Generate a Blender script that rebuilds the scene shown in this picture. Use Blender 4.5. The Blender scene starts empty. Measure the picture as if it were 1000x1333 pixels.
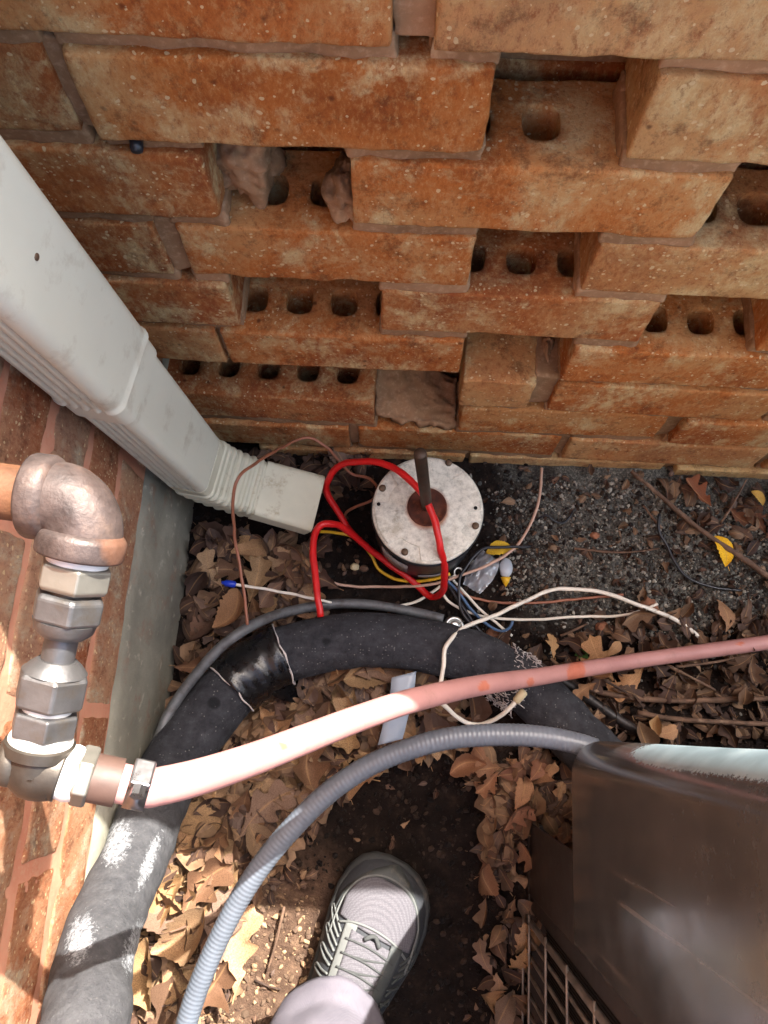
import bpy, math, random
import numpy as np
from mathutils import Vector, Matrix, noise as mnoise

# ---------------------------------------------------------------- camera, sky, sun, exposure
scene = bpy.context.scene
RT = np.array([0.9985, 0.0554, -0.0042]); DN = np.array([0.0522, -0.9611, -0.2712]); FW = np.array([-0.0191, 0.2706, -0.9625])
H = 0.9895                                   # camera height above the soil
WY = 0.3547                                  # front plane of the lattice wall
cam_data = bpy.data.cameras.new('camera'); cam = bpy.data.objects.new('camera', cam_data)
scene.collection.objects.link(cam)
cam.matrix_world = Matrix(((RT[0], -DN[0], -FW[0], 0), (RT[1], -DN[1], -FW[1], 0), (RT[2], -DN[2], -FW[2], H), (0, 0, 0, 1)))
cam_data.sensor_fit = 'VERTICAL'; cam_data.sensor_height = 24.0; cam_data.lens = 24.0 * 1000 / 1333
cam_data.clip_start = 0.01; cam_data.clip_end = 500
scene.camera = cam
SUN = Vector((0.43, 0.59, 1.0)).normalized()
world = bpy.data.worlds.new('World'); scene.world = world; world.use_nodes = True
wn = world.node_tree; wn.nodes.clear()
sky = wn.nodes.new('ShaderNodeTexSky'); sky.sky_type = 'NISHITA'; sky.sun_disc = False
sky.sun_elevation = math.asin(SUN.z); sky.sun_rotation = math.atan2(SUN.x, SUN.y)
sky.air_density = 1.0; sky.dust_density = 6.0; sky.ozone_density = 0.8
bgn = wn.nodes.new('ShaderNodeBackground'); bgn.inputs[1].default_value = 0.115
won = wn.nodes.new('ShaderNodeOutputWorld')
wn.links.new(sky.outputs[0], bgn.inputs[0]); wn.links.new(bgn.outputs[0], won.inputs[0])
sun_data = bpy.data.lights.new('sun', 'SUN'); sun_data.energy = 3.0; sun_data.angle = math.radians(0.5); sun_data.color = (1, 0.955, 0.88)
sun = bpy.data.objects.new('sun', sun_data); scene.collection.objects.link(sun)
sun.rotation_euler = SUN.to_track_quat('Z', 'Y').to_euler(); sun.location = (2, 2, 4)
vs = scene.view_settings; vs.view_transform = 'Standard'; vs.look = 'None'; vs.exposure = 2.75; vs.gamma = 1.0
scene.cycles.use_denoising = True
scene.cycles.max_bounces = 5; scene.cycles.diffuse_bounces = 2

# ---------------------------------------------------------------- helpers
rng = random.Random(7)
V = np.array
def ray(x, y): return (x - 500) / 1000 * RT + (y - 666.5) / 1000 * DN + FW
CAM = V([0, 0, H])
def onz(x, y, Z=0.0): v = ray(x, y); return CAM + v * ((Z - H) / v[2])
def ony(x, y, Y): v = ray(x, y); return CAM + v * (Y / v[1])
def onx(x, y, X): v = ray(x, y); return CAM + v * (X / v[0])
def at(x, y, s): return CAM + ray(x, y) * s
def nz(p, s=1.0, o=0.0): return mnoise.noise(Vector((p[0] * s + o, p[1] * s + o * 1.7, p[2] * s - o)))
def lin(r, g, b):
    f = lambda c: c / 12.92 if c <= 0.04045 else ((c + 0.055) / 1.055) ** 2.4
    return (f(r / 255), f(g / 255), f(b / 255), 1)
COL = scene.collection
def link(o, parent=None):
    COL.objects.link(o)
    if parent is not None: o.parent = parent
    return o
def mesh(name, verts, faces, m=None, smooth=True, attrs=None):
    me = bpy.data.meshes.new(name)
    me.from_pydata([tuple(map(float, v)) for v in verts], [], [tuple(map(int, f)) for f in faces])
    if m is not None: me.materials.append(m)
    if smooth: me.polygons.foreach_set('use_smooth', [True] * len(me.polygons))
    for k, vals in (attrs or {}).items():
        vals = np.asarray(vals, dtype=np.float32)
        if vals.ndim == 1:
            a = me.attributes.new(k, 'FLOAT', 'POINT'); a.data.foreach_set('value', vals)
        else:
            a = me.attributes.new(k, 'FLOAT_COLOR', 'POINT'); a.data.foreach_set('color', vals.ravel())
    me.update()
    return me
def obj(name, me, parent=None, loc=None, color=None):
    o = bpy.data.objects.new(name, me)
    if loc is not None: o.location = loc
    if color is not None: o.color = color
    return link(o, parent)
def tag(o, label, cat, group=None):
    o['label'] = label; o['category'] = cat
    if group: o['group'] = group
    return o
def thing(name, label, cat, loc=(0, 0, 0), group=None):
    o = bpy.data.objects.new(name, None); o.location = loc; o.empty_display_size = 0.05
    link(o); return tag(o, label, cat, group)
def struct(o): o['kind'] = 'structure'; return o
def stuff(o): o['kind'] = 'stuff'; return o
class Geo:
    """collects pieces of one part"""
    def __init__(s): s.v = []; s.f = []; s.a = {}
    def add(s, verts, faces, **attrs):
        b = len(s.v); s.v.extend(verts); s.f.extend([tuple(i + b for i in f) for f in faces])
        for k, vals in attrs.items(): s.a.setdefault(k, []).extend(vals)
    def mesh(s, name, m, smooth=True): return mesh(name, s.v, s.f, m, smooth, s.a)
def spline(pts, step=0.004):
    P = [V(p, dtype=float) for p in pts]
    P = [2 * P[0] - P[1]] + P + [2 * P[-1] - P[-2]]
    out = []
    for i in range(1, len(P) - 2):
        p0, p1, p2, p3 = P[i - 1:i + 3]
        n = max(2, int(np.linalg.norm(p2 - p1) / step))
        for k in range(n):
            t = k / n
            out.append(0.5 * ((2 * p1) + (-p0 + p2) * t + (2 * p0 - 5 * p1 + 4 * p2 - p3) * t * t + (-p0 + 3 * p1 - 3 * p2 + p3) * t ** 3))
    out.append(P[-2]); return out
def tube(path, rad, seg=12, caps=True, jitter=0.0, off=0.0):
    """path: points; rad: number or f(arc, k). returns verts, faces, arc list, angle list"""
    P = [V(p, dtype=float) for p in path]; n = len(P)
    T = [(P[min(i + 1, n - 1)] - P[max(i - 1, 0)]) for i in range(n)]
    T = [t / (np.linalg.norm(t) + 1e-12) for t in T]
    ref = V([0, 0, 1.0]) if abs(T[0][2]) < 0.9 else V([1.0, 0, 0])
    N = ref - T[0] * (ref @ T[0]); N /= np.linalg.norm(N)
    v = []; arc = []; ang = []; L = 0
    for i in range(n):
        if i:
            L += np.linalg.norm(P[i] - P[i - 1]); N = N - T[i] * (N @ T[i]); N /= np.linalg.norm(N)
        B = np.cross(T[i], N)
        for k in range(seg):
            a = 2 * math.pi * k / seg
            r = rad(L, a) if callable(rad) else rad
            d = N * math.cos(a) + B * math.sin(a)
            if jitter: r += jitter * nz(P[i] + d * 0.02, 60, off)
            v.append(P[i] + d * r); arc.append(L); ang.append(a)
    f = []
    for i in range(n - 1):
        for k in range(seg):
            a, b = i * seg + k, i * seg + (k + 1) % seg
            f.append((a, b, b + seg, a + seg))
    if caps: f.append(tuple(range(seg))[::-1]); f.append(tuple((n - 1) * seg + k for k in range(seg)))
    return v, f, arc, ang
def tb(*a, **k): return tube(*a, **k)[:2]
def lathe(profile, origin, axis, seg=32, sides=None):
    """profile: (distance along axis, radius); sides=6 gives a hex section"""
    A = V(axis, dtype=float); A /= np.linalg.norm(A)
    ref = V([0, 0, 1.0]) if abs(A[2]) < 0.9 else V([1.0, 0, 0])
    N = ref - A * (ref @ A); N /= np.linalg.norm(N); B = np.cross(A, N); O = V(origin, dtype=float)
    v = []; f = []
    n = sides or seg
    for d, r in profile:
        for k in range(n):
            a = 2 * math.pi * (k + 0.5) / n
            v.append(O + A * d + (N * math.cos(a) + B * math.sin(a)) * r)
    for i in range(len(profile) - 1):
        for k in range(n):
            a, b = i * n + k, i * n + (k + 1) % n
            f.append((a, b, b + n, a + n))
    f.append(tuple(range(n))[::-1]); f.append(tuple((len(profile) - 1) * n + k for k in range(n)))
    return v, f
def boxg(x0, x1, y0, y1, z0, z1):
    v = [V([x, y, z]) for z in (z0, z1) for y in (y0, y1) for x in (x0, x1)]
    return v, [(0, 2, 3, 1), (4, 5, 7, 6), (0, 1, 5, 4), (2, 6, 7, 3), (0, 4, 6, 2), (1, 3, 7, 5)]

# ---------------------------------------------------------------- materials
class M:
    def __init__(s, name, rough=0.8, metal=0.0, spec=0.5):
        s.m = bpy.data.materials.new(name); s.m.use_nodes = True; s.nt = s.m.node_tree
        s.b = s.nt.nodes['Principled BSDF']; s.b.inputs['Roughness'].default_value = rough
        s.b.inputs['Metallic'].default_value = metal; s.b.inputs['Specular IOR Level'].default_value = spec
        s._co = None
    def n(s, typ, ins=None, **props):
        x = s.nt.nodes.new(typ)
        for k, v in props.items(): setattr(x, k, v)
        for k, v in (ins or {}).items(): s.set(x.inputs[k], v)
        return x
    def set(s, sock, v):
        if isinstance(v, bpy.types.NodeSocket): s.nt.links.new(v, sock)
        else: sock.default_value = v
    def co(s, rand=True):
        if s._co is None:
            t = s.n('ShaderNodeTexCoord').outputs['Object']
            if rand:
                oi = s.n('ShaderNodeObjectInfo').outputs['Random']
                mu = s.n('ShaderNodeMath', {0: oi, 1: 37.0}, operation='MULTIPLY').outputs[0]
                t = s.n('ShaderNodeVectorMath', {0: t, 1: mu}, operation='ADD').outputs[0]
            s._co = t
        return s._co
    def stretch(s, sc, rot=(0, 0, 0)):
        return s.n('ShaderNodeMapping', {'Vector': s.co(), 'Scale': sc, 'Rotation': rot}).outputs[0]
    def noise(s, scale, detail=4, rough=0.6, vec=None, dist=0.0):
        return s.n('ShaderNodeTexNoise', {'Vector': vec or s.co(), 'Scale': scale, 'Detail': detail, 'Roughness': rough, 'Distortion': dist}).outputs[0]
    def voro(s, scale, feature='F1', out='Distance', vec=None, rnd=1.0):
        return s.n('ShaderNodeTexVoronoi', {'Vector': vec or s.co(), 'Scale': scale, 'Randomness': rnd}, feature=feature).outputs[out]
    def ramp(s, fac, stops, interp='LINEAR'):
        r = s.n('ShaderNodeValToRGB', {0: fac}); e = r.color_ramp.elements; r.color_ramp.interpolation = interp
        while len(e) < len(stops): e.new(0.5)
        for k, (p, c) in enumerate(stops):
            e[k].position = p; e[k].color = c if hasattr(c, '__len__') else (c, c, c, 1)
        return r.outputs[0]
    def mix(s, fac, a, b, blend='MIX'):
        x = s.n('ShaderNodeMix', data_type='RGBA', blend_type=blend)
        s.set(x.inputs[0], fac); s.set(x.inputs[6], a); s.set(x.inputs[7], b); return x.outputs[2]
    def math(s, op, a, b=0.0, c=0.0):
        x = s.n('ShaderNodeMath', operation=op); s.set(x.inputs[0], a); s.set(x.inputs[1], b); s.set(x.inputs[2], c); return x.outputs[0]
    def attr(s, name, out='Fac'): return s.n('ShaderNodeAttribute', attribute_name=name).outputs[out]
    def ocol(s): return s.n('ShaderNodeObjectInfo').outputs['Color']
    def base(s, c): s.set(s.b.inputs['Base Color'], c); return s
    def rough(s, r): s.set(s.b.inputs['Roughness'], r); return s
    def bump(s, h, strength=0.5, dist=0.002):
        prev = s.b.inputs['Normal'].links
        x = s.n('ShaderNodeBump', {'Height': h, 'Strength': strength, 'Distance': dist})
        if prev: s.nt.links.new(prev[0].from_socket, x.inputs['Normal'])
        s.nt.links.new(x.outputs[0], s.b.inputs['Normal']); return s

def brick_material(name, deep, mid, tan, cream, cream_amt=0.5, dirt=lin(92, 56, 38)):
    m = M(name, 0.92, spec=0.2)
    wob = m.n('ShaderNodeTexNoise', {'Vector': m.co(), 'Scale': 90.0, 'Detail': 4.0}).outputs['Color']
    wv = m.n('ShaderNodeVectorMath', {0: wob, 1: (0.007, 0.007, 0.007), 2: m.co()}, operation='MULTIPLY_ADD').outputs[0]
    c = m.ramp(m.noise(8, 5, 0.6, dist=0.4), [(0.36, deep), (0.48, mid), (0.62, tan)])
    c = m.mix(0.45, c, m.ocol())
    grain = m.noise(210, 8, 0.8, m.stretch((1, 1, 0.55), (0, 0.6, 0)))
    drag = m.noise(70, 8, 0.78, m.stretch((1, 1, 0.4), (0, 0.6, 0)))
    patch = m.noise(13, 9, 0.74, dist=0.3)
    pm = m.math('MULTIPLY', m.ramp(patch, [(0.5, 0.0), (0.6, 1.0)]), m.ramp(drag, [(0.4, 0.1), (0.55, 1.0)]))
    c = m.mix(m.math('MULTIPLY', pm, cream_amt), c, cream)
    c = m.mix(m.math('MULTIPLY', m.ramp(m.noise(26, 8, 0.8), [(0.36, 1.0), (0.46, 0.0)]), 0.6), c, dirt)
    c = m.mix(m.math('MULTIPLY', m.ramp(grain, [(0.5, 0.0), (0.62, 1.0)]), 0.6), c, tan)
    c = m.mix(m.math('MULTIPLY', m.ramp(grain, [(0.36, 1.0), (0.47, 0.0)]), 0.6), c, deep)
    vd = m.voro(260, 'F1', 'Distance', wv); vc = m.n('ShaderNodeSeparateColor', {0: m.voro(260, 'F1', 'Color', wv)})
    rad = m.math('MULTIPLY', vc.outputs[1], 0.42)
    keep = m.math('GREATER_THAN', m.math('ADD', vc.outputs[0], m.math('MULTIPLY', m.noise(18, 4, 0.7), 1.3)), 1.38)
    spk = m.math('MULTIPLY', m.math('LESS_THAN', vd, rad), keep)
    c = m.mix(m.math('MULTIPLY', spk, 0.8), c, lin(232, 206, 160))
    hd = m.voro(85, 'F1', 'Distance', wv); hk = m.math('GREATER_THAN', m.n('ShaderNodeSeparateColor', {0: m.voro(85, 'F1', 'Color', wv)}).outputs[1], 0.95)
    pit = m.math('MULTIPLY', m.ramp(hd, [(0.1, 1.0), (0.25, 0.0)]), hk)
    c = m.mix(m.math('MULTIPLY', pit, 0.7), c, lin(80, 40, 26))
    m.base(c)
    m.bump(m.noise(40, 8, 0.8), 0.8, 0.009).bump(drag, 0.7, 0.004).bump(grain, 1.0, 0.0028).bump(m.math('SUBTRACT', spk, pit), 0.35, 0.0012)
    return m.m
MAT = {}
MAT['brick'] = brick_material('lattice_brick', lin(146, 72, 34), lin(200, 116, 56), lin(214, 164, 108), lin(228, 202, 150), 0.9)
MAT['house_brick'] = brick_material('house_brick', lin(136, 66, 40), lin(184, 108, 66), lin(206, 160, 122), lin(206, 192, 164), 0.9)

def mortar_material(name, a, b):
    m = M(name, 0.95, spec=0.2)
    c = m.ramp(m.noise(16, 5, 0.6), [(0.3, a), (0.7, b)])
    c = m.mix(m.math('MULTIPLY', m.ramp(m.noise(210, 3, 0.6), [(0.5, 0.0), (0.75, 1.0)]), 0.4), c, lin(190, 160, 130))
    m.base(c); m.bump(m.noise(120, 6, 0.7), 0.5, 0.002); return m.m
MAT['mortar'] = mortar_material('mortar', lin(122, 92, 66), lin(156, 120, 90))
MAT['pink_mortar'] = mortar_material('pink_mortar', lin(186, 122, 96), lin(208, 150, 122))

m = M('concrete', 0.92, spec=0.25)
c = m.ramp(m.noise(9, 6, 0.6), [(0.3, lin(112, 109, 98)), (0.55, lin(138, 135, 121)), (0.75, lin(164, 159, 143))])
c = m.mix(m.math('MULTIPLY', m.ramp(m.noise(22, 6, 0.7), [(0.55, 0.0), (0.7, 1.0)]), 0.5), c, lin(140, 96, 72))
c = m.mix(m.math('MULTIPLY', m.ramp(m.noise(60, 4), [(0.6, 0.0), (0.7, 1.0)]), 0.4), c, lin(206, 200, 180))
m.base(c); m.bump(m.noise(70, 6, 0.7), 0.6, 0.003); m.bump(m.noise(14, 3), 0.5, 0.006); MAT['concrete'] = m.m

# soil: dark humus, a grey sandy gravel area spilled along the wall on the right
m = M('soil', 0.97, spec=0.15)
co = m.co(False)
sep = m.n('ShaderNodeSeparateXYZ', {0: co})
wob = m.noise(9, 4, 0.6)
gx = m.math('SMOOTH_MIN', m.math('MULTIPLY', m.math('SUBTRACT', sep.outputs[0], 0.13), 9.0), m.math('MULTIPLY', m.math('SUBTRACT', sep.outputs[1], 0.12), 14.0), 0.3)
gm = m.ramp(m.math('ADD', gx, m.math('MULTIPLY', m.math('SUBTRACT', wob, 0.5), 2.5)), [(0.1, 0.0), (0.9, 1.0)])
dark = m.ramp(m.noise(45, 7, 0.7), [(0.3, lin(16, 12, 11)), (0.55, lin(34, 26, 22)), (0.8, lin(64, 49, 40))])
grey = m.ramp(m.noise(330, 4, 0.75), [(0.32, lin(48, 47, 44)), (0.5, lin(92, 91, 85)), (0.68, lin(150, 146, 134))])
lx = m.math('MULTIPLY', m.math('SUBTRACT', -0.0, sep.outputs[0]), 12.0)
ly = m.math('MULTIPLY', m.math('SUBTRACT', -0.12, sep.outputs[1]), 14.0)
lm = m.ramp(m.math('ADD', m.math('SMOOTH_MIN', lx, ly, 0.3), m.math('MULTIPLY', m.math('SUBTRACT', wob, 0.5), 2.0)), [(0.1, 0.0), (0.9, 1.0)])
pale_soil = m.ramp(m.noise(60, 7, 0.7), [(0.3, lin(66, 50, 41)), (0.6, lin(104, 82, 67)), (0.8, lin(146, 120, 96))])  # lighter brown soil in the left foreground
c = m.mix(lm, dark, pale_soil)
m.base(m.mix(m.math('MULTIPLY', gm, m.ramp(m.noise(16, 5, 0.7), [(0.36, 0.25), (0.58, 0.95)])), c, grey))
m.bump(m.noise(140, 6, 0.75), 0.8, 0.006).bump(m.noise(420, 3, 0.7), 0.6, 0.002); MAT['soil'] = m.m

def leaf_material(name, attr):
    m = M(name, 0.75, spec=0.3)
    base = m.attr('col', 'Color') if attr else m.ocol()
    t = m.noise(55, 5, 0.6)
    c = m.mix(m.math('MULTIPLY', m.ramp(t, [(0.35, 1.0), (0.6, 0.0)]), 0.55), base, lin(70, 44, 28))
    v = m.attr('vein')
    c = m.mix(m.math('MULTIPLY', m.ramp(v, [(0.0, 1.0), (0.1, 0.0)]), 0.4), c, lin(186, 146, 100))
    m.base(c); m.bump(m.noise(180, 4, 0.6), 0.35, 0.001)
    m.b.inputs['Subsurface Weight'].default_value = 0.0
    return m.m
MAT['leaf'] = leaf_material('dry_leaf', False); MAT['litter'] = leaf_material('leaf_litter', True)

def plain(name, col, rough=0.6, metal=0.0, spec=0.5, var=0.12, scale=40, bump=0.0, bscale=200, bdist=0.001, dirt=None, dscale=18, dlim=(0.55, 0.7), damt=0.6):
    m = M(name, rough, metal, spec)
    col2 = tuple(max(0, x * (1 - var * 2)) for x in col[:3]) + (1,)
    c = m.ramp(m.noise(scale, 4), [(0.3, col2), (0.65, col)])
    if dirt: c = m.mix(m.math('MULTIPLY', m.ramp(m.noise(dscale, 6, 0.7), [(dlim[0], 0.0), (dlim[1], 1.0)]), damt), c, dirt)
    m.base(c)
    m.rough(m.math('ADD', m.math('MULTIPLY', m.math('SUBTRACT', m.noise(scale * 2), 0.5), 0.25), rough))
    if bump: m.bump(m.noise(bscale, 4), bump, bdist)
    return m.m
MAT['downspout'] = plain('downspout_paint', lin(206, 206, 190), 0.42, spec=0.4, var=0.03, scale=12, bump=0.12, bscale=60, dirt=lin(140, 122, 96), dscale=26, dlim=(0.54, 0.74), damt=0.5)
MAT['downspout_old'] = plain('downspout_weathered', lin(200, 198, 176), 0.55, spec=0.35, var=0.06, scale=25, bump=0.2, bscale=90, dirt=lin(132, 112, 80), dscale=42, dlim=(0.56, 0.7), damt=0.65)
MAT['motor_shell'] = plain('motor_shell', lin(30, 37, 48), 0.4, spec=0.5, var=0.2, scale=30, dirt=lin(100, 78, 60), damt=0.4)
MAT['motor_rim'] = plain('motor_rim', lin(26, 30, 36), 0.45)
m = M('motor_cap_paint', 0.55, spec=0.4)
c = m.ramp(m.noise(130, 6, 0.75), [(0.3, lin(150, 148, 138)), (0.5, lin(200, 197, 184)), (0.7, lin(222, 219, 206))])
c = m.mix(m.math('MULTIPLY', m.ramp(m.noise(38, 6, 0.7), [(0.55, 0.0), (0.68, 1.0)]), 0.55), c, lin(140, 128, 104))
c = m.mix(m.math('MULTIPLY', m.ramp(m.noise(26, 4, 0.6), [(0.66, 0.0), (0.72, 1.0)]), 0.8), c, lin(96, 86, 70))
ln = m.n('ShaderNodeVectorMath', {0: m.n('ShaderNodeTexCoord').outputs['Object']}, operation='LENGTH').outputs['Value']
c = m.mix(m.math('MULTIPLY', m.ramp(m.math('ADD', m.math('MULTIPLY', ln, 18.0), m.math('MULTIPLY', m.noise(60), 0.12)), [(0.46, 1.0), (0.56, 0.0)]), 0.85), c, lin(150, 84, 40))
m.base(c); m.bump(m.noise(160, 5), 0.25, 0.001); MAT['motor_cap'] = m.m
MAT['rust'] = plain('rust', lin(92, 46, 30), 0.85, 0.2, var=0.3, scale=120, bump=0.5, dirt=lin(134, 74, 40), dscale=90)
MAT['shaft'] = plain('shaft_steel', lin(84, 68, 56), 0.55, 0.6, var=0.25, scale=60, bump=0.2, dirt=lin(70, 44, 32), dscale=60, dlim=(0.45, 0.6))
MAT['bolt'] = plain('hole_disc_brown', lin(104, 84, 66), 0.6, 0.5, var=0.25, scale=200)
MAT['black_hole'] = plain('hole_dark', lin(14, 13, 12), 0.9)
MAT['sticker'] = plain('sticker', lin(150, 146, 144), 0.5, var=0.1, scale=80, dirt=lin(150, 128, 110))
def wire_mat(name, col, rough=0.4, dirt=lin(110, 92, 78), amt=0.35): return plain(name, col, rough, spec=0.45, var=0.08, scale=60, dirt=dirt, dscale=70, dlim=(0.55, 0.75), damt=amt)
MAT['red_wire'] = wire_mat('red_insulation', lin(200, 24, 26), 0.42, lin(120, 40, 36), 0.5)
MAT['brown_wire'] = wire_mat('brown_insulation', lin(146, 92, 68))
MAT['tan_wire'] = wire_mat('tan_insulation', lin(190, 156, 136))
MAT['yellow_wire'] = wire_mat('yellow_insulation', lin(214, 170, 36))
MAT['white_wire'] = wire_mat('white_insulation', lin(226, 220, 206), amt=0.3)
MAT['black_wire'] = wire_mat('black_insulation', lin(28, 30, 36), amt=0.15)
MAT['blue_wire'] = wire_mat('blue_insulation', lin(60, 92, 128))
MAT['blue_plastic'] = plain('blue_plastic', lin(28, 60, 190), 0.35)
MAT['ivory_plastic'] = plain('ivory_plastic', lin(214, 200, 160), 0.45)
MAT['tag'] = plain('pale_tag', lin(150, 162, 176), 0.35, var=0.04, scale=20, bump=0.2, bscale=60)
MAT['silver'] = plain('silver_metal', lin(200, 200, 196), 0.3, 0.9)

# foam insulation: charcoal, pocked; whitish flaking by attribute
m = M('foam_insulation', 0.92, spec=0.25)
c = m.ramp(m.noise(60, 6, 0.7), [(0.3, lin(40, 41, 45)), (0.6, lin(66, 67, 72)), (0.8, lin(92, 92, 96))])
vd = m.voro(300); vc = m.n('ShaderNodeSeparateColor', {0: m.voro(300, 'F1', 'Color')}).outputs[0]
c = m.mix(m.math('MULTIPLY', m.math('MULTIPLY', m.ramp(vd, [(0.15, 1.0), (0.3, 0.0)]), m.math('GREATER_THAN', vc, 0.8)), 0.5), c, lin(150, 148, 144))
spot = m.math('MULTIPLY', m.ramp(m.voro(28), [(0.2, 1.0), (0.26, 0.0)]), m.math('GREATER_THAN', m.n('ShaderNodeSeparateColor', {0: m.voro(28, 'F1', 'Color')}).outputs[1], 0.6))
c = m.mix(m.math('MULTIPLY', spot, 0.7), c, lin(22, 23, 26))
fl = m.attr('flake'); pale_run = m.attr('pale_run')
c = m.mix(m.math('MULTIPLY', pale_run, 0.75), c, m.ramp(m.noise(90, 5, 0.7), [(0.3, lin(70, 70, 73)), (0.7, lin(98, 98, 100))]))  # lower-left run of the pipe mixed to a lighter grey
fm = m.ramp(m.math('ADD', fl, m.math('MULTIPLY', m.math('SUBTRACT', m.noise(260, 6, 0.8), 0.5), 3.2)), [(0.5, 0.0), (1.1, 0.95)])
fm = m.math('MULTIPLY', fm, m.ramp(fl, [(0.02, 0.0), (0.2, 1.0)]))
c = m.mix(fm, c, m.ramp(m.noise(300, 4, 0.7), [(0.35, lin(120, 122, 126)), (0.6, lin(186, 190, 194))]))
m.base(c); m.bump(m.noise(150, 8, 0.8), 1.0, 0.004).bump(m.noise(28, 6, 0.7), 0.8, 0.006).bump(fm, 0.4, 0.001); MAT['foam'] = m.m
MAT['vinyl'] = plain('vinyl_tape', lin(20, 20, 22), 0.28, spec=0.5, bump=0.4, bscale=60, bdist=0.003)
MAT['frayed'] = plain('frayed_cloth', lin(200, 192, 188), 0.9)
MAT['copper_line'] = plain('painted_line', lin(104, 106, 108), 0.55, 0.3, var=0.2, scale=90, bump=0.2, dirt=lin(62, 54, 50), dscale=50, dlim=(0.48, 0.62))
MAT['dark_tube'] = plain('dark_tube', lin(52, 47, 46), 0.5, 0.2, var=0.25, scale=60, dirt=lin(110, 96, 84), dscale=60)

m = M('hose_rubber', 0.5, spec=0.35)
c = m.ramp(m.noise(20, 4), [(0.3, lin(164, 118, 114)), (0.7, lin(177, 131, 126))])
c = m.mix(m.attr('patch'), c, m.ramp(m.noise(80), [(0.3, lin(170, 96, 76)), (0.7, lin(184, 112, 90))]))
sc_ = m.ramp(m.noise(70, 5, 0.7), [(0.66, 0.0), (0.73, 1.0)])
c = m.mix(m.math('MULTIPLY', sc_, 0.4), c, lin(206, 172, 164)); c = m.mix(m.math('MULTIPLY', m.ramp(m.noise(34, 7, 0.8), [(0.56, 0.0), (0.74, 1.0)]), 0.5), c, lin(132, 98, 90)); m.base(c); m.bump(m.noise(200, 3), 0.12, 0.001); MAT['hose'] = m.m
MAT['conduit'] = plain('conduit_pvc', lin(98, 105, 115), 0.35, spec=0.5, var=0.07, scale=30, dirt=lin(92, 84, 78), dscale=40, dlim=(0.6, 0.75), damt=0.4)
m = M('iron_fitting', 0.5, 0.35)
c = m.ramp(m.noise(50, 6, 0.65), [(0.3, lin(48, 40, 38)), (0.55, lin(80, 68, 64)), (0.75, lin(108, 90, 80))])
c = m.mix(m.math('MULTIPLY', m.ramp(m.noise(24, 4), [(0.56, 0.0), (0.68, 1.0)]), 0.4), c, lin(140, 92, 62)); m.base(c); m.rough(m.ramp(m.noise(80), [(0.3, 0.4), (0.7, 0.7)])); m.bump(m.noise(190, 5), 0.45, 0.0015); MAT['iron'] = m.m
MAT['rusty_pipe'] = plain('rusty_pipe', lin(118, 78, 52), 0.7, 0.3, var=0.3, scale=50, bump=0.5, dirt=lin(108, 66, 42), dscale=40, dlim=(0.45, 0.6))
MAT['brass'] = plain('brass_light', lin(138, 135, 126), 0.42, 0.7, var=0.12, scale=40, bump=0.15, dirt=lin(120, 108, 90), dscale=60)
MAT['brass_dull'] = plain('brass_dull', lin(104, 103, 103), 0.45, 0.7, var=0.2, scale=40, bump=0.25, dirt=lin(92, 82, 70), dscale=50)
MAT['brass_dark'] = plain('brass_dark', lin(84, 78, 71), 0.45, 0.7, var=0.25, scale=40, bump=0.25, dirt=lin(72, 62, 52), dscale=50)
MAT['teflon'] = plain('sealant_tape', lin(228, 226, 220), 0.6)
MAT['sleeve'] = plain('brown_sleeve', lin(80, 60, 52), 0.6, var=0.15, scale=60, bump=0.2)
MAT['clamp'] = plain('clamp_steel', lin(140, 140, 142), 0.3, 0.95, var=0.15, scale=90)

m = M('unit_paint', 0.16, spec=0.85)
c = m.ramp(m.noise(14, 5), [(0.3, lin(62, 63, 63)), (0.7, lin(80, 80, 79))])
c = m.mix(m.math('MULTIPLY', m.ramp(m.noise(110, 6, 0.75), [(0.55, 0.0), (0.72, 1.0)]), 0.25), c, lin(112, 110, 106))
band_mask = m.ramp(m.math('ADD', m.attr('pale_band'), m.math('MULTIPLY', m.math('SUBTRACT', m.noise(260, 7, 0.85), 0.5), 1.8)), [(0.42, 0.0), (0.56, 1.0)])  # pale blue-grey band with a speckled edge along the rounded corner
band_mask = m.math('MULTIPLY', band_mask, m.ramp(m.attr('pale_band'), [(0.03, 0.0), (0.12, 1.0)]))
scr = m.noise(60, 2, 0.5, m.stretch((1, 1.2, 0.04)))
c = m.mix(m.math('MULTIPLY', m.ramp(scr, [(0.68, 0.0), (0.74, 1.0)]), 0.35), c, lin(150, 140, 130)); c = m.mix(band_mask, c, m.ramp(m.noise(30, 4), [(0.3, lin(104, 124, 132)), (0.55, lin(138, 158, 166)), (0.75, lin(162, 177, 182))])); m.base(c)
m.rough(m.math('ADD', m.ramp(m.noise(30, 5, 0.7), [(0.3, 0.11), (0.75, 0.24)]), m.math('MULTIPLY', band_mask, 0.15))); m.bump(m.noise(5, 2), 0.25, 0.01); MAT['unit'] = m.m
MAT['unit_dark'] = plain('unit_dark_paint', lin(50, 40, 35), 0.55, var=0.2, scale=30, dirt=lin(96, 76, 60), dscale=30, damt=0.35)
MAT['wire_guard'] = plain('guard_wire', lin(142, 132, 122), 0.4, 0.3, var=0.25, scale=60)
m = M('coil_fins', 0.6, 0.3); w = m.n('ShaderNodeTexWave', {'Vector': m.co(False), 'Scale': 90.0}, bands_direction='Y').outputs[0]
m.base(m.ramp(w, [(0.3, lin(14, 12, 11)), (0.7, lin(40, 35, 32))])); m.bump(w, 0.6, 0.003); MAT['coil'] = m.m
MAT['pale_sheet'] = plain('pale_aqua_plastic', lin(196, 226, 228), 0.5, var=0.05, scale=20)

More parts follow.
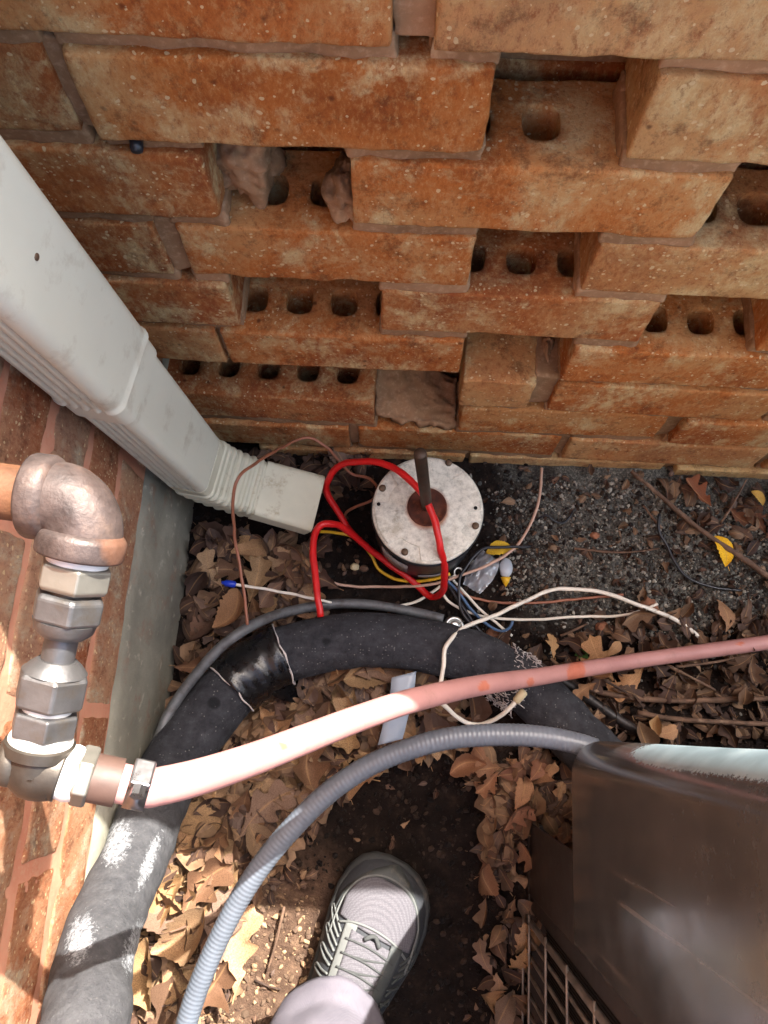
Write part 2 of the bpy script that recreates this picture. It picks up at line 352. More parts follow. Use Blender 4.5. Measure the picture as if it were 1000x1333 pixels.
# shoe and trousers
m = M('shoe_mesh', 0.85, spec=0.2); wv = m.n('ShaderNodeTexVoronoi', {'Vector': m.co(False), 'Scale': 640.0, 'Randomness': 0.25}).outputs['Distance']
m.base(m.mix(m.ramp(wv, [(0.25, 0.0), (0.6, 1.0)]), lin(104, 101, 106), lin(84, 82, 87))); m.bump(wv, 0.4, 0.0008); MAT['shoe_mesh'] = m.m
MAT['shoe_side'] = plain('shoe_side', lin(60, 62, 66), 0.75, spec=0.3, var=0.15, scale=60, bump=0.4, bscale=500)
MAT['shoe_rand'] = plain('shoe_rand', lin(70, 74, 74), 0.7, var=0.2, scale=50, bump=0.3, dirt=lin(120, 110, 98), dscale=60)
MAT['shoe_trim'] = plain('shoe_trim', lin(106, 108, 106), 0.6, var=0.1)
MAT['shoe_sole'] = plain('shoe_sole', lin(52, 54, 54), 0.85, var=0.2, dirt=lin(110, 96, 80))
MAT['lace'] = plain('lace', lin(70, 72, 72), 0.85, var=0.15, scale=300, bump=0.5, bscale=600)
m = M('trouser_cloth', 0.9, spec=0.15); wv = m.n('ShaderNodeTexWave', {'Vector': m.co(False), 'Scale': 260.0}, bands_direction='DIAGONAL').outputs[0]
m.base(m.ramp(m.noise(30, 4), [(0.3, lin(94, 91, 99)), (0.7, lin(108, 104, 112))])); m.bump(wv, 0.25, 0.0006); m.bump(m.noise(40, 4), 0.3, 0.002); MAT['trouser'] = m.m
MAT['twig'] = plain('twig_bark', lin(112, 86, 68), 0.85, var=0.3, scale=90, bump=0.6, dirt=lin(160, 134, 110), dscale=60)
MAT['twig_dark'] = plain('twig_dark', lin(70, 52, 42), 0.85, var=0.3, scale=90, bump=0.6)
m = M('pebbles', 0.9, spec=0.25); m.base(m.attr('col', 'Color')); m.bump(m.noise(300), 0.3, 0.001); MAT['pebble'] = m.m
MAT['brick_chip'] = plain('brick_chip', lin(146, 98, 72), 0.9, var=0.25, scale=90, bump=0.5)
m = M('clear_film', 0.12, spec=0.5); m.base(lin(214, 220, 228)); m.b.inputs['Transmission Weight'].default_value = 0.55; m.b.inputs['Alpha'].default_value = 0.75; m.bump(m.noise(60), 0.5, 0.004); MAT['film'] = m.m
m = M('frosted_cap', 0.3, spec=0.5); m.base(lin(196, 206, 216)); m.b.inputs['Transmission Weight'].default_value = 0.4; MAT['frosted'] = m.m
MAT['green'] = plain('weed_green', lin(84, 128, 60), 0.6)

# ---------------------------------------------------------------- ground
def gz(x, y): return 0.004 * nz((x, y, 0), 14) + 0.003 * nz((x, y, 3), 45) + (0.0025 * nz((x, y, 5), 120))
fx = np.arange(-0.36, 0.72, 0.008); fy = np.arange(-0.62, 0.46, 0.008)
far = V([0.8, 1.0, 1.5, 2.5, 5, 12, 30, 80])
xs = np.concatenate([-far[::-1], fx, far]); ys = np.concatenate([-far[::-1], fy, far])
gv = [(x, y, gz(x, y) if -0.37 < x < 0.73 and -0.63 < y < 0.47 else -0.004) for y in ys for x in xs]
nx = len(xs)
gf = [(j * nx + i, j * nx + i + 1, (j + 1) * nx + i + 1, (j + 1) * nx + i) for j in range(len(ys) - 1) for i in range(nx - 1)]
struct(obj('ground', mesh('ground', gv, gf, MAT['soil'])))

# ---------------------------------------------------------------- bricks
def brick_geo(L, Hh, Dp, seed, res=0.007, holes=(), r0=0.003, chip=0.006, amp=0.0012):
    """rough extruded brick centred on the origin; holes: list of (centre x, width, depth) through the height"""
    def lines(half, extra=(), rr=res):
        e = [-half, -half + 0.0022, -half + 0.0055, half - 0.0055, half - 0.0022, half]
        n = max(1, int((2 * half - 0.011) / rr)); e += list(np.linspace(-half + 0.0055, half - 0.0055, n + 1))
        ex = list(extra)
        e = [q for q in e if all(abs(q - w) > 0.0022 for w in ex)] + ex
        return sorted(set(round(q, 6) for q in e))
    hx = []; hy = []
    for c, w, d in holes: hx += [c - w / 2, c + w / 2]; hy += [-d / 2, d / 2]
    X = lines(L / 2, hx); Y = lines(Dp / 2, sorted(set(hy))); Z = lines(Hh / 2)
    idx = {}; P = []
    def vid(i, j, k):
        q = (i, j, k)
        if q not in idx: idx[q] = len(P); P.append((X[i], Y[j], Z[k]))
        return idx[q]
    F = []; a, b, c_ = len(X) - 1, len(Y) - 1, len(Z) - 1
    def inhole(i, j):
        mx, my = (X[i] + X[i + 1]) / 2, (Y[j] + Y[j + 1]) / 2
        return any(abs(mx - c) < w / 2 and abs(my) < d / 2 for c, w, d in holes)
    for i in range(a):
        for j in range(b):
            if inhole(i, j): continue
            F.append((vid(i, j, c_), vid(i + 1, j, c_), vid(i + 1, j + 1, c_), vid(i, j + 1, c_)))
            F.append((vid(i, j, 0), vid(i, j + 1, 0), vid(i + 1, j + 1, 0), vid(i + 1, j, 0)))
            for (ii, jj, p, q) in ((i - 1, j, (i, j + 1), (i, j)), (i + 1, j, (i + 1, j), (i + 1, j + 1)), (i, j - 1, (i, j), (i + 1, j)), (i, j + 1, (i + 1, j + 1), (i, j + 1))):
                if 0 <= ii < a and 0 <= jj < b and inhole(ii, jj):
                    for k in range(c_): F.append((vid(*p, k), vid(*q, k), vid(*q, k + 1), vid(*p, k + 1)))
    for k in range(c_):
        for i in range(a):
            F.append((vid(i, 0, k), vid(i + 1, 0, k), vid(i + 1, 0, k + 1), vid(i, 0, k + 1)))
            F.append((vid(i + 1, b, k), vid(i, b, k), vid(i, b, k + 1), vid(i + 1, b, k + 1)))
        for j in range(b):
            F.append((vid(0, j + 1, k), vid(0, j, k), vid(0, j, k + 1), vid(0, j + 1, k + 1)))
            F.append((vid(a, j, k), vid(a, j + 1, k), vid(a, j + 1, k + 1), vid(a, j, k + 1)))
    hv = V([L / 2, Dp / 2, Hh / 2]); out = []
    for p in P:
        p = V(p)
        q = nz(p, 26, seed * 3.1); q2 = nz(p, 90, seed * 1.3)
        r = r0 + chip * max(0.0, q - 0.12) * 1.6 + 0.0015 * q2
        r = min(max(r, 0.0015), 0.014)
        inn = np.clip(p, -(hv - r), hv - r); d = p - inn; dl = np.linalg.norm(d)
        if (np.abs(d) > 1e-7).sum() >= 2: p = inn + d / dl * r
        nrm = d / dl if dl > 1e-7 else V([0, 0, 0.0])
        p = p + nrm * (amp * nz(p, 38, seed) + amp * 0.8 * nz(p, 120, seed + 5)) + 0.0007 * V([nz(p, 9, seed + 1), nz(p, 9, seed + 2), nz(p, 9, seed + 4)])
        for hc, hw, hd in holes:
            ux, uy = (p[0] - hc) / (hw / 2), p[1] / (hd / 2)
            if 0.9 < max(abs(ux), abs(uy)) < 1.1 and dl < 1e-7 or (abs(abs(p[2]) - Hh / 2) < 0.004 and 0.93 < max(abs(ux), abs(uy)) < 1.07):
                k_ = (abs(ux) ** 3 + abs(uy) ** 3) ** (-1 / 3); p = V([hc + (p[0] - hc) * k_, p[1] * k_, p[2]])
        if holes and dl < 1e-7: p = p + 0.0016 * V([nz(p, 110, seed + 7), nz(p, 110, seed + 9), 0])
        out.append(p)
    return out, F

CH = 0.078; BH = 0.0655; DEP = 0.074; ZA = 0.6587; BL = 0.238
def zb(k): return ZA - k * CH
def ucol(px, k):
    y = 300.0
    for _ in range(25):
        P = ony(px, y, WY); P2 = ony(px, y + 1, WY); y += (zb(k) - P[2]) / (P2[2] - P[2])
        y = max(-900.0, min(700.0, y))
    return ony(px, y, WY)[0]
wall = thing('lattice_brick_wall', 'open lattice wall of rough orange bricks with cored bricks showing in the gaps', 'wall', (0.3, WY + DEP / 2, 0))
WO = V([0.3, WY + DEP / 2, 0])
OR, RD, TN, CR, BR = lin(200, 118, 58), lin(146, 80, 50), lin(206, 158, 108), lin(218, 194, 140), lin(174, 106, 64)
rows = {   # pixel spans of the bricks seen in each course, their tints, and which have cores that show
    0: [(-60, 512, OR, 0), (563, 1090, CR, 0)],
    1: [(-200, 107, RD, 0), (131, 627, OR, 0), (815, 1290, TN, 0)],
    2: [(10, 289, BR, 0), (460, 906, OR, 1), (1085, 1540, OR, 0)],
    3: [(60, 227, RD, 0), (252, 608, OR, 2), (755, 1130, TN, 3)],
    4: [(135, 312, BR, 0), (497, 830, BR, 4), (982, 1330, OR, 0)],
    5: [(180, 297, BR, 0), (303, 597, OR, 5), (729, 1035, OR, 6)],
    6: [(597, 685, TN, 0), (712, 985, OR, 0), (1000, 1280, OR, 0)],
    7: [(224, 488, BR, 7), (596, 850, OR, 0), (868, 1130, OR, 0)],
    8: [(190, 456, BR, 0), (468, 718, OR, 0), (730, 975, TN, 0), (990, 1240, TN, 0)],
    9: [(345, 600, TN, 0), (606, 846, CR, 0), (860, 1110, CR, 0)],
}
def five(L, n=5, skip=()):
    return [((i - (n - 1) / 2) * 0.185 * L, 0.0262, 0.029) for i in range(n) if i not in skip]
brickspans = {}
seed = 1
for k, lst in rows.items():
    for (p0, p1, tint, core) in lst:
        u0, u1 = ucol(p0, k), ucol(p1, k); L = u1 - u0
        holes = ()
        if core == 1: holes = five(L, skip=(0, 3, 4))
        elif core == 2: holes = five(L, skip=(0, 3, 4))
        elif L > 0.15: holes = five(L)
        if core in (3,): holes = [(c, w * 1.1, d) for c, w, d in holes]
        hh = BH
        gv_, gf_ = brick_geo(L, hh, DEP, seed, holes=holes, chip=0.005, r0=0.002, amp=0.0009)
        j = lin(1, 1, 1); kq = rng.uniform(.85, 1.12); t = (tint[0] * kq, tint[1] * kq * rng.uniform(.93, 1.05), tint[2] * kq * rng.uniform(.88, 1.1), 1)
        o = obj('brick', mesh('brick', gv_, gf_, MAT['brick']), wall, V([(u0 + u1) / 2, WY + DEP / 2 + rng.uniform(-0.0025, 0.0025), zb(k) + BH / 2]) - WO, t)
        o.rotation_euler = (rng.uniform(-0.012, 0.012), rng.uniform(-0.006, 0.006), rng.uniform(-0.012, 0.012))
        brickspans.setdefault(k, []).append((u0, u1)); seed += 1
# bricks outside the view: same courses carried on to the right, and four courses up to the wall's top
shared = [mesh('brick', *brick_geo(BL, BH, DEP, 300 + i, res=0.02), MAT['brick']) for i in range(4)]
PER = 0.3425
def extra(k, u0, L):
    o = obj('brick', shared[rng.randrange(4)], wall, V([u0 + L / 2, WY + DEP / 2, zb(k) + BH / 2]) - WO, OR)
    o.scale = (L / BL, 1, 1); brickspans.setdefault(k, []).append((u0, u0 + L))
for k in range(-3, 11):
    lattice = k < 5
    if k in brickspans: u = max(b for a, b in brickspans[k]) + (0.104 if lattice else 0.012)
    elif k == 10: u = -0.26
    else: u = -0.275 + (0.17 if k % 2 else 0.0)
    if k in (-1, -3) or (k < 0 and k % 2): extra(k, -0.272, 0.16)
    while u < 1.15:
        if k == 10: extra(k, u, 0.238); u += 0.25; continue
        extra(k, u, BL); u += PER if lattice else 0.25
# mortar beds between overlapping bricks and in the tight head joints
mg = Geo(); ms = 0
def rough_box(x0, x1, y0, y1, z0, z1, sd, amp=0.003, res=0.009):
    v, f = brick_geo(x1 - x0, z1 - z0, y1 - y0, sd, res=res, r0=0.002, chip=0.002, amp=amp)
    c = V([(x0 + x1) / 2, (y0 + y1) / 2, (z0 + z1) / 2]) - WO
    return [p + c for p in v], f
for k in range(-3, 11):
    for (a0, a1) in brickspans.get(k, []):
        for (c0, c1) in brickspans.get(k - 1, []):
            x0, x1 = max(a0, c0), min(a1, c1)
            if x1 - x0 > 0.01:
                ms += 1; inview = k >= 0 and x0 < 0.42
                for (ya, yb) in ((0.0045, 0.0215), (0.0525, DEP - 0.004)):
                    mg.add(*rough_box(x0 - 0.002, x1 + 0.002, WY + ya, WY + yb, zb(k) + BH - 0.002, zb(k - 1) + 0.002, ms, 0.0025 if inview else 0, 0.009 if inview else 0.05))
                for xe in (x0, x1):   # mortar plugs closing the bed ends
                    mg.add(*rough_box(xe - 0.012 if xe == x1 else xe - 0.002, xe + 0.002 if xe == x1 else xe + 0.012, WY + 0.012, WY + DEP - 0.008, zb(k) + BH - 0.002, zb(k - 1) + 0.002, ms + 50, 0.002, 0.012))
    sp = sorted(brickspans.get(k, []))
    for (a, b) in zip(sp, sp[1:]):
        g = b[0] - a[1]
        if 0 < g < 0.045:
            ms += 1
            mg.add(*rough_box(a[1] - 0.002, b[0] + 0.002, WY + 0.007, WY + DEP - 0.004, zb(k) - 0.002, zb(k) + BH + 0.002, ms))
obj('mortar', mg.mesh('mortar', MAT['mortar']), wall)
for k in range(-3, 11):
    u = -0.272 - (0.12 if k % 2 else 0.0)
    while u < 1.1:
        if u > -0.3: 
            o = obj('brick', shared[rng.randrange(4)], wall, V([u + BL / 2, WY + DEP * 1.5 + 0.012, zb(k) + BH / 2]) - WO, RD)
        u += 0.25
bk = Geo()
for k in range(-2, 11): bk.add(*rough_box(-0.272, 1.12, WY + DEP + 0.016, WY + DEP * 2 + 0.006, zb(k) + BH - 0.002, zb(k - 1) + 0.002, k + 900, 0, 0.1))
for k in range(-3, 11): bk.add(*rough_box(-0.272, 1.12, WY + DEP + 0.03, WY + DEP * 2 - 0.006, zb(k) - 0.002, zb(k) + BH + 0.002, k + 950, 0, 0.1))
obj('backing_mortar', bk.mesh('backing_mortar', MAT['mortar']), wall)
# lumps of squeezed mortar in the broken openings
def lump(name, c, sz, sd, mt, res=22, parent=None, amp=0.35):
    v = []; f = []
    for i in range(res + 1):
        for j in range(res):
            th = math.pi * i / res; ph = 2 * math.pi * j / res
            d = V([math.sin(th) * math.cos(ph), math.sin(th) * math.sin(ph), math.cos(th)])
            r = 1 + amp * nz(d, 1.6, sd) + amp * 0.5 * nz(d, 4, sd + 3) + amp * 0.3 * nz(d, 10, sd + 5)
            v.append(V(c) + d * r * V(sz))
    for i in range(res):
        for j in range(res):
            a, b = i * res + j, i * res + (j + 1) % res; f.append((a, a + res, b + res, b))
    return obj(name, mesh(name, v, f, mt), parent)
p = ony(330, 268, WY + 0.03); lump('mortar_lump', V([p[0], WY + 0.05, zb(2) + 0.014]) - WO, (0.024, 0.03, 0.032), 3, MAT['mortar'], 44, wall, .45)
p = ony(450, 275, WY + 0.01); lump('mortar_lump', V([p[0], WY + 0.035, zb(2) - 0.002]) - WO, (0.015, 0.026, 0.016), 5, MAT['mortar'], 36, wall, .45)
ua, ub = ucol(489, 7), ucol(592, 7); v = []; f = []; n_ = 26
for i in range(n_ + 1):
    for j in range(n_ + 1):
        x = ua + (ub - ua) * i / n_; y = WY + 0.007 + 0.065 * j / n_; t = i / n_
        z = zb(7) + 0.0 + 0.05 * max(0, 1 - t * 1.15) * (0.35 + 0.65 * j / n_) + 0.016 * (j / n_) * (1 - t) + 0.006 * nz((x, y, 0), 60, 2) + 0.004 * nz((x, y, 0), 160, 4)
        v.append(V([x, y, z]) - WO)
for i in range(n_):
    for j in range(n_): a_ = i * (n_ + 1) + j; f.append((a_, a_ + n_ + 1, a_ + n_ + 2, a_ + 1))
o = obj('mortar_fill', mesh('mortar_fill', v, f, MAT['mortar']), wall); s_m = o.modifiers.new('t', 'SOLIDIFY'); s_m.thickness = 0.01; s_m.offset = -1
p = ony(708, 500, WY); lump('mortar_lump', V([p[0] + 0.002, WY + 0.045, zb(6) + 0.026]) - WO, (0.012, 0.032, 0.045), 15, MAT['mortar'], 36, wall, .25)

# ---------------------------------------------------------------- house wall on the left
HX = -0.277; FT = 0.195
house = thing('house_wall', 'sunlit brick house wall with pink mortar on a grey concrete footing', 'wall', (HX - 0.05, -0.3, 0))
HO = V([HX - 0.05, -0.3, 0])
v = []; f = []
ysf = np.arange(-1.7, 0.62, 0.02); zsf = np.linspace(-0.15, FT, 16)
for z in zsf:
    for y in ysf: v.append(V([HX + 0.002 + 0.003 * nz((0, y, z), 9) + 0.002 * nz((0, y, z), 40) - (0.006 if z > FT - 0.005 else 0), y, z]) - HO)
nn = len(ysf)
for i in range(len(zsf) - 1):
    for j in range(nn - 1): f.append((i * nn + j, i * nn + j + 1, (i + 1) * nn + j + 1, (i + 1) * nn + j))
b0 = len(v)
for y in ysf: v.append(V([HX - 0.1, y, FT]) - HO)
for j in range(nn - 1): f.append(((len(zsf) - 1) * nn + j, (len(zsf) - 1) * nn + j + 1, b0 + j + 1, b0 + j))
obj('foundation', mesh('foundation', v, f, MAT['concrete']), house)
hb_fine = [mesh('brick', *brick_geo(BL, 0.066, 0.09, 500 + i, res=0.008, chip=0.005, amp=0.0014), MAT['house_brick']) for i in range(5)]
hb_coarse = [mesh('brick', *brick_geo(BL, 0.066, 0.09, 520 + i, res=0.03), MAT['house_brick']) for i in range(2)]
tints = [lin(192, 140, 106), lin(180, 112, 78), lin(200, 164, 134), lin(166, 98, 68), lin(198, 172, 146)]
for k in range(28):
    y = 0.245 + 0.25 + (0.125 if k % 2 else 0.0)
    while y > -1.6:
        fine = k < 8 and -0.7 < y < 0.6
        o = obj('brick', (hb_fine[rng.randrange(5)] if fine else hb_coarse[rng.randrange(2)]), house, V([HX - 0.045 + rng.uniform(-0.001, 0.001), y - BL / 2, FT + 0.003 + k * CH + 0.033]) - HO, rng.choice(tints))
        o.rotation_euler = (rng.choice((0, math.pi)), 0, math.pi / 2 + rng.uniform(-0.006, 0.006)); y -= 0.25
g = Geo()
ysm = np.arange(-1.85, 0.6, 0.012); zsm = np.linspace(FT + 0.001, FT + 28 * CH, 120)
vv = [V([HX - 0.0015 + 0.0016 * nz((0, y, z), 30), y, z]) - HO for z in zsm for y in ysm]; nn = len(ysm)
g.add(vv, [(i * nn + j, i * nn + j + 1, (i + 1) * nn + j + 1, (i + 1) * nn + j) for i in range(len(zsm) - 1) for j in range(nn - 1)])
obj('mortar', g.mesh('mortar', MAT['pink_mortar']), house)

# ---------------------------------------------------------------- downspout
dsp = thing('downspout', 'white rectangular metal downspout with ribbed side and crimped elbow in the wall corner', 'downspout', (-0.235, 0.28, 0))
DO = V([-0.235, 0.28, 0])
def section(a, b, r, ribs=True):
    """rounded rectangle a (bend direction) x b, ribbed on the two b-ends"""
    pts = []
    def face(p, q, n, wave):
        for i in range(n):
            t = i / n; base = V(p) * (1 - t) + V(q) * t
            d = V(q) - V(p); nrm = V([d[1], -d[0]]); nrm = nrm / np.linalg.norm(nrm)
            w = -wave * max(0.0, math.cos(math.pi * (t * 8 - 1))) ** 2 if wave else 0
            pts.append(base + nrm * w)
    def arc(cx, cy, a0, n=5):
        for i in range(n): t = a0 + (math.pi / 2) * i / n; pts.append(V([cx + r * math.cos(t), cy + r * math.sin(t)]))
    A, B = a / 2, b / 2
    arc(A - r, -B + r, -math.pi / 2); face((A, -B + r), (A, B - r), 12, 0.0006)
    arc(A - r, B - r, 0); face((A - r, B), (-A + r, B), 24, 0.004 if ribs else 0)
    arc(-A + r, B - r, math.pi / 2); face((-A, B - r), (-A, -B + r), 8, 0)
    arc(-A + r, -B + r, math.pi); face((-A + r, -B), (A - r, -B), 24, 0.004 if ribs else 0)
    return pts
YAW = math.radians(-9)
od = V([math.cos(YAW), math.sin(YAW), 0]); wd = V([-math.sin(YAW), math.cos(YAW), 0])
upd = V([0, -0.075, 1.0]); upd /= np.linalg.norm(upd)
AX0 = V([-0.236, 0.279, 0.165])
def loft(name, frames, mt, thick=0.0, capend=False):
    v = []; f = []; n = None
    for (c, ea, eb, sec) in frames:
        n = len(sec)
        for p in sec: v.append(c + ea * p[0] + eb * p[1] - DO)
    for i in range(len(frames) - 1):
        for k in range(n):
            a, b = i * n + k, i * n + (k + 1) % n; f.append((a, b, b + n, a + n))
    me = mesh(name, v, f, mt); o = obj(name, me, dsp)
    s = o.modifiers.new('thickness', 'SOLIDIFY'); s.thickness = 0.0012; s.offset = -1
    e = o.modifiers.new('edges', 'EDGE_SPLIT'); e.split_angle = math.radians(40)
    return o
A_, B_ = 0.05, 0.068
fr = [(AX0 + upd * t, od, wd, section(A_, B_, 0.009)) for t in np.linspace(0.0, 0.36, 30)]
loft('lower_pipe', fr, MAT['downspout'])
RING = 0.285
fr = []
for t in np.concatenate([[0, 0.0015, 0.004], np.linspace(0.01, 2.3, 60)]):
    g_ = 0.0035 + (0.0012 if t < 0.003 else 0.0)
    fr.append((AX0 + upd * (RING + t), od, wd, section(A_ + g_ * 2, B_ + g_ * 2, 0.011)))
loft('upper_pipe', fr, MAT['downspout'])
fr = [(AX0 + upd * t, od, wd, section(A_ + 0.0048, B_ + 0.0048, 0.010, False)) for t in (RING - 0.03, RING - 0.029, RING - 0.005, RING + 0.02)]
loft('coupling', fr, MAT['downspout'])
# elbow: from straight down to nearly level along +X
bend = math.radians(70); Rb = 0.098; fr = []; nseg = 120
c0 = AX0 + upd * 0.004 + od * Rb
for i in range(nseg + 1):
    t = i / nseg; a = bend * t
    ea = od * math.cos(a) + upd * math.sin(a)
    c = c0 - ea * Rb
    crimp = 0.0034 * max(0.0, math.cos(2 * math.pi * t * 9)) ** 0.6 * (1 if 0.18 < t < 0.93 else 0)
    fr.append((c, ea, wd, section(A_ * (1 - 0.06 * t) - 0.0012 + crimp, B_ - 0.0012 + crimp * 1.2, 0.009, False)))
ecl, eea = fr[-1][0], fr[-1][1]
loft('elbow', fr, MAT['downspout_old'])
tg = -(upd * math.cos(bend)) + od * math.sin(bend); eea = od * math.cos(bend) + upd * math.sin(bend)
fr = [(ecl + tg * t, eea, wd, section(A_ * 0.94 - 0.002 * min(1, t / 0.01), B_ + 0.001 + 0.004 * t / 0.08, 0.006, True)) for t in np.linspace(-0.004, 0.070, 18)]
loft('outlet', fr, MAT['downspout_old'])
p = AX0 + upd * (RING + 0.17) + od * (A_ / 2 + 0.0036) + wd * 0.0
obj('hole_mark', mesh('hole_mark', *lathe([(-0.001, 0.0022), (0.0004, 0.0022), (0.0007, 0.0014)], p - DO, od, 12), MAT['bolt']), dsp)  # tiny flat disc standing in for a small torn hole

# ---------------------------------------------------------------- fan motor
MC = onz(557, 663, 0.122); MR = 0.0655; MZ = 0.122
mot = thing('fan_motor', 'old condenser fan motor with rust stained white end cap and bare shaft standing on soil', 'motor', (MC[0], MC[1], 0.0))
obj('shell', mesh('shell', *lathe([(0.001, 0.058), (0.004, 0.0615), (0.03, 0.0625), (0.034, 0.0635), (0.098, 0.0635), (0.1, 0.0645), (0.113, 0.0648), (0.116, 0.063)], (0, 0, 0), (0, 0, 1), 64), MAT['motor_shell']), mot)
obj('rim', mesh('rim', *lathe([(0.108, 0.0652), (0.109, 0.0668), (0.1165, 0.0668), (0.1185, 0.064)], (0, 0, 0), (0, 0, 1), 64), MAT['motor_rim']), mot)
capo = obj('end_cap', mesh('end_cap', *lathe([(-0.006, MR), (-0.001, MR), (0.0008, MR - 0.001), (0.0014, MR - 0.004), (0.0016, 0.04), (0.002, 0.02)], (0, 0, 0), (0, 0, 1), 72), MAT['motor_cap']), mot, (0, 0, MZ - 0.001))
bolts = [onz(584, 603, MZ), onz(498, 636, MZ), onz(527, 719, MZ), onz(619, 685, MZ)]
ba = [math.atan2(b[1] - MC[1], b[0] - MC[0]) for b in bolts]
ring_pts = []
N_ = 144
for i in range(N_):
    a = 2 * math.pi * i / N_; r = MR * 0.955
    for q in ba:
        d = abs((a - q + math.pi) % (2 * math.pi) - math.pi)
        r = min(r, MR * (0.955 if d > 0.34 else 0.955 - 0.24 * min(1, (0.34 - d) / 0.08)))
    ring_pts.append((r, a))
v = []; f = []
for (dz, s) in ((0.0012, 1.0), (0.0026, 0.992), (0.003, 0.97), (0.0034, 0.45)):
    for r, a in ring_pts: v.append(V([r * s * math.cos(a), r * s * math.sin(a), dz]))
for l in range(3):
    for i in range(N_):
        a, b = l * N_ + i, l * N_ + (i + 1) % N_; f.append((a, b, b + N_, a + N_))
f.append(tuple(3 * N_ + i for i in range(N_)))
o = obj('cap_plate', mesh('cap_plate', v, f, MAT['motor_cap']), mot, (0, 0, MZ - 0.001))
e = o.modifiers.new('edges', 'EDGE_SPLIT'); e.split_angle = math.radians(35)
HC = onz(556, 661, MZ) - V([MC[0], MC[1], 0])
obj('hub', mesh('hub', *lathe([(0.0, 0.0235), (0.0045, 0.0232), (0.0052, 0.0222), (0.0035, 0.0205), (0.003, 0.012), (0.0045, 0.009)], HC, (0, 0, 1), 40), MAT['rust']), mot)
stop = at(547, 590, 0.735) - V([MC[0], MC[1], 0]); sd = stop - HC; sl = np.linalg.norm(sd)
obj('shaft', mesh('shaft', *lathe([(0, 0.0068), (0.003, 0.0064), (sl - 0.0015, 0.0064), (sl, 0.0056)], HC, sd, 24), MAT['shaft']), mot)
for b in bolts:
    q = b - V([MC[0], MC[1], 0])
    obj('bolt', mesh('bolt', *lathe([(0.0, 0.0042), (0.003, 0.0042), (0.004, 0.003)], q, (0, 0, 1), 12), MAT['bolt']), mot)
for px in ((493, 657), (619, 662)):
    q = onz(*px, MZ) - V([MC[0], MC[1], 0])
    obj('vent_hole', mesh('vent_hole', *lathe([(0.0, 0.0022), (0.0028, 0.0022)], q, (0, 0, 1), 12), MAT['black_hole']), mot)
def curved_patch(name, R, a0, a1, z0, z1, mt, parent, n=14):
    v = []; f = []
    for i in range(n + 1):
        a = a0 + (a1 - a0) * i / n
        for z in (z0, z1): v.append(V([R * math.cos(a), R * math.sin(a), z]))
    for i in range(n): f.append((2 * i, 2 * i + 2, 2 * i + 3, 2 * i + 1))
    o = obj(name, mesh(name, v, f, mt), parent); s = o.modifiers.new('t', 'SOLIDIFY'); s.thickness = 0.0005; s.offset = 1; return o
curved_patch('sticker', 0.0642, math.radians(216), math.radians(252), 0.045, 0.085, MAT['sticker'], mot)
curved_patch('sticker', 0.0642, math.radians(265), math.radians(292), 0.034, 0.046, MAT['sticker'], mot)

# ---------------------------------------------------------------- wires
def wire(name, label, pts, r, mt, group=None, seg=10, cat='wire'):
    """pts: (pixel x, pixel y, height above soil)"""
    P = spline([onz(x, y, z) + V([rng.uniform(-1, 1), rng.uniform(-1, 1), 0]) * min(0.0013, r * .5) for x, y, z in pts], 0.004)
    P = [q + 0.0009 * V([nz(q, 55, len(pts)), nz(q, 55, len(pts) + 3), 0]) for q in P]
    c = P[0].copy(); c[2] = 0
    v, f, a, b = tube([q - c for q in P], r, seg, jitter=r * 0.15)
    return tag(obj(name, mesh(name, v, f, mt), None, c), label, cat, group), P
wire('red_wire', 'thick red wire looping over the fan motor end cap', [(418, 804, .055), (413, 770, .062), (409, 725, .085), (408, 700, .1), (416, 684, .11), (430, 681, .105), (448, 688, .085), (480, 713, .05), (510, 738, .03), (540, 758, .02), (558, 774, .02), (570, 777, .03), (577, 768, .055), (578, 740, .105), (573, 712, .138), (563, 672, .147), (548, 642, .148), (525, 617, .145), (498, 604, .135), (470, 600, .12), (445, 606, .1), (428, 622, .08), (425, 640, .06), (437, 662, .045), (455, 688, .03), (472, 706, .02)], 0.0042, MAT['red_wire'], seg=14)
wire('brown_wire', 'thin brown wire arching over the downspout elbow to the black tape', [(322, 814, .09), (317, 770, .1), (307, 705, .12), (304, 655, .16), (309, 625, .175), (330, 604, .16), (370, 581, .1), (400, 571, .08), (425, 582, .07), (445, 604, .05), (460, 617, .04), (482, 622, .04), (491, 635, .045), (484, 650, .04), (463, 659, .03), (452, 668, .02), (449, 680, .012)], 0.0019, MAT['brown_wire'])
o, P = wire('white_wire', 'white wire with blue crimp terminal crossing dead leaves beside the downspout', [(306, 760, .05), (350, 768, .046), (410, 780, .04), (455, 790, .012), (500, 790, .012), (540, 783, .015), (572, 764, .02), (594, 748, .03)], 0.0018, MAT['white_wire'])
t = P[0] - P[1]; t /= np.linalg.norm(t)
obj('terminal', mesh('terminal', *lathe([(-0.002, 0.0022), (0.0, 0.0042), (0.011, 0.0042), (0.0125, 0.0026), (0.016, 0.0018)], P[0] - V(o.location), t, 14), MAT['blue_plastic']), o)
wire('tan_wire', 'tan wire running along the front of the motor then up across the gravel', [(705, 610, .012), (705, 632, .014), (700, 655, .016), (690, 682, .016), (672, 712, .022), (640, 733, .03), (600, 748, .03), (560, 761, .026), (500, 764, .012), (450, 762, .01), (425, 755, .012), (410, 738, .014), (404, 712, .014)], 0.0019, MAT['tan_wire'])
wire('yellow_wire', 'yellow wire curving below the motor beside the red wire', [(416, 692, .03), (445, 694, .035), (466, 704, .03), (482, 722, .02), (493, 740, .014), (512, 753, .014), (540, 757, .02), (566, 754, .03), (586, 746, .035)], 0.0021, MAT['yellow_wire'])
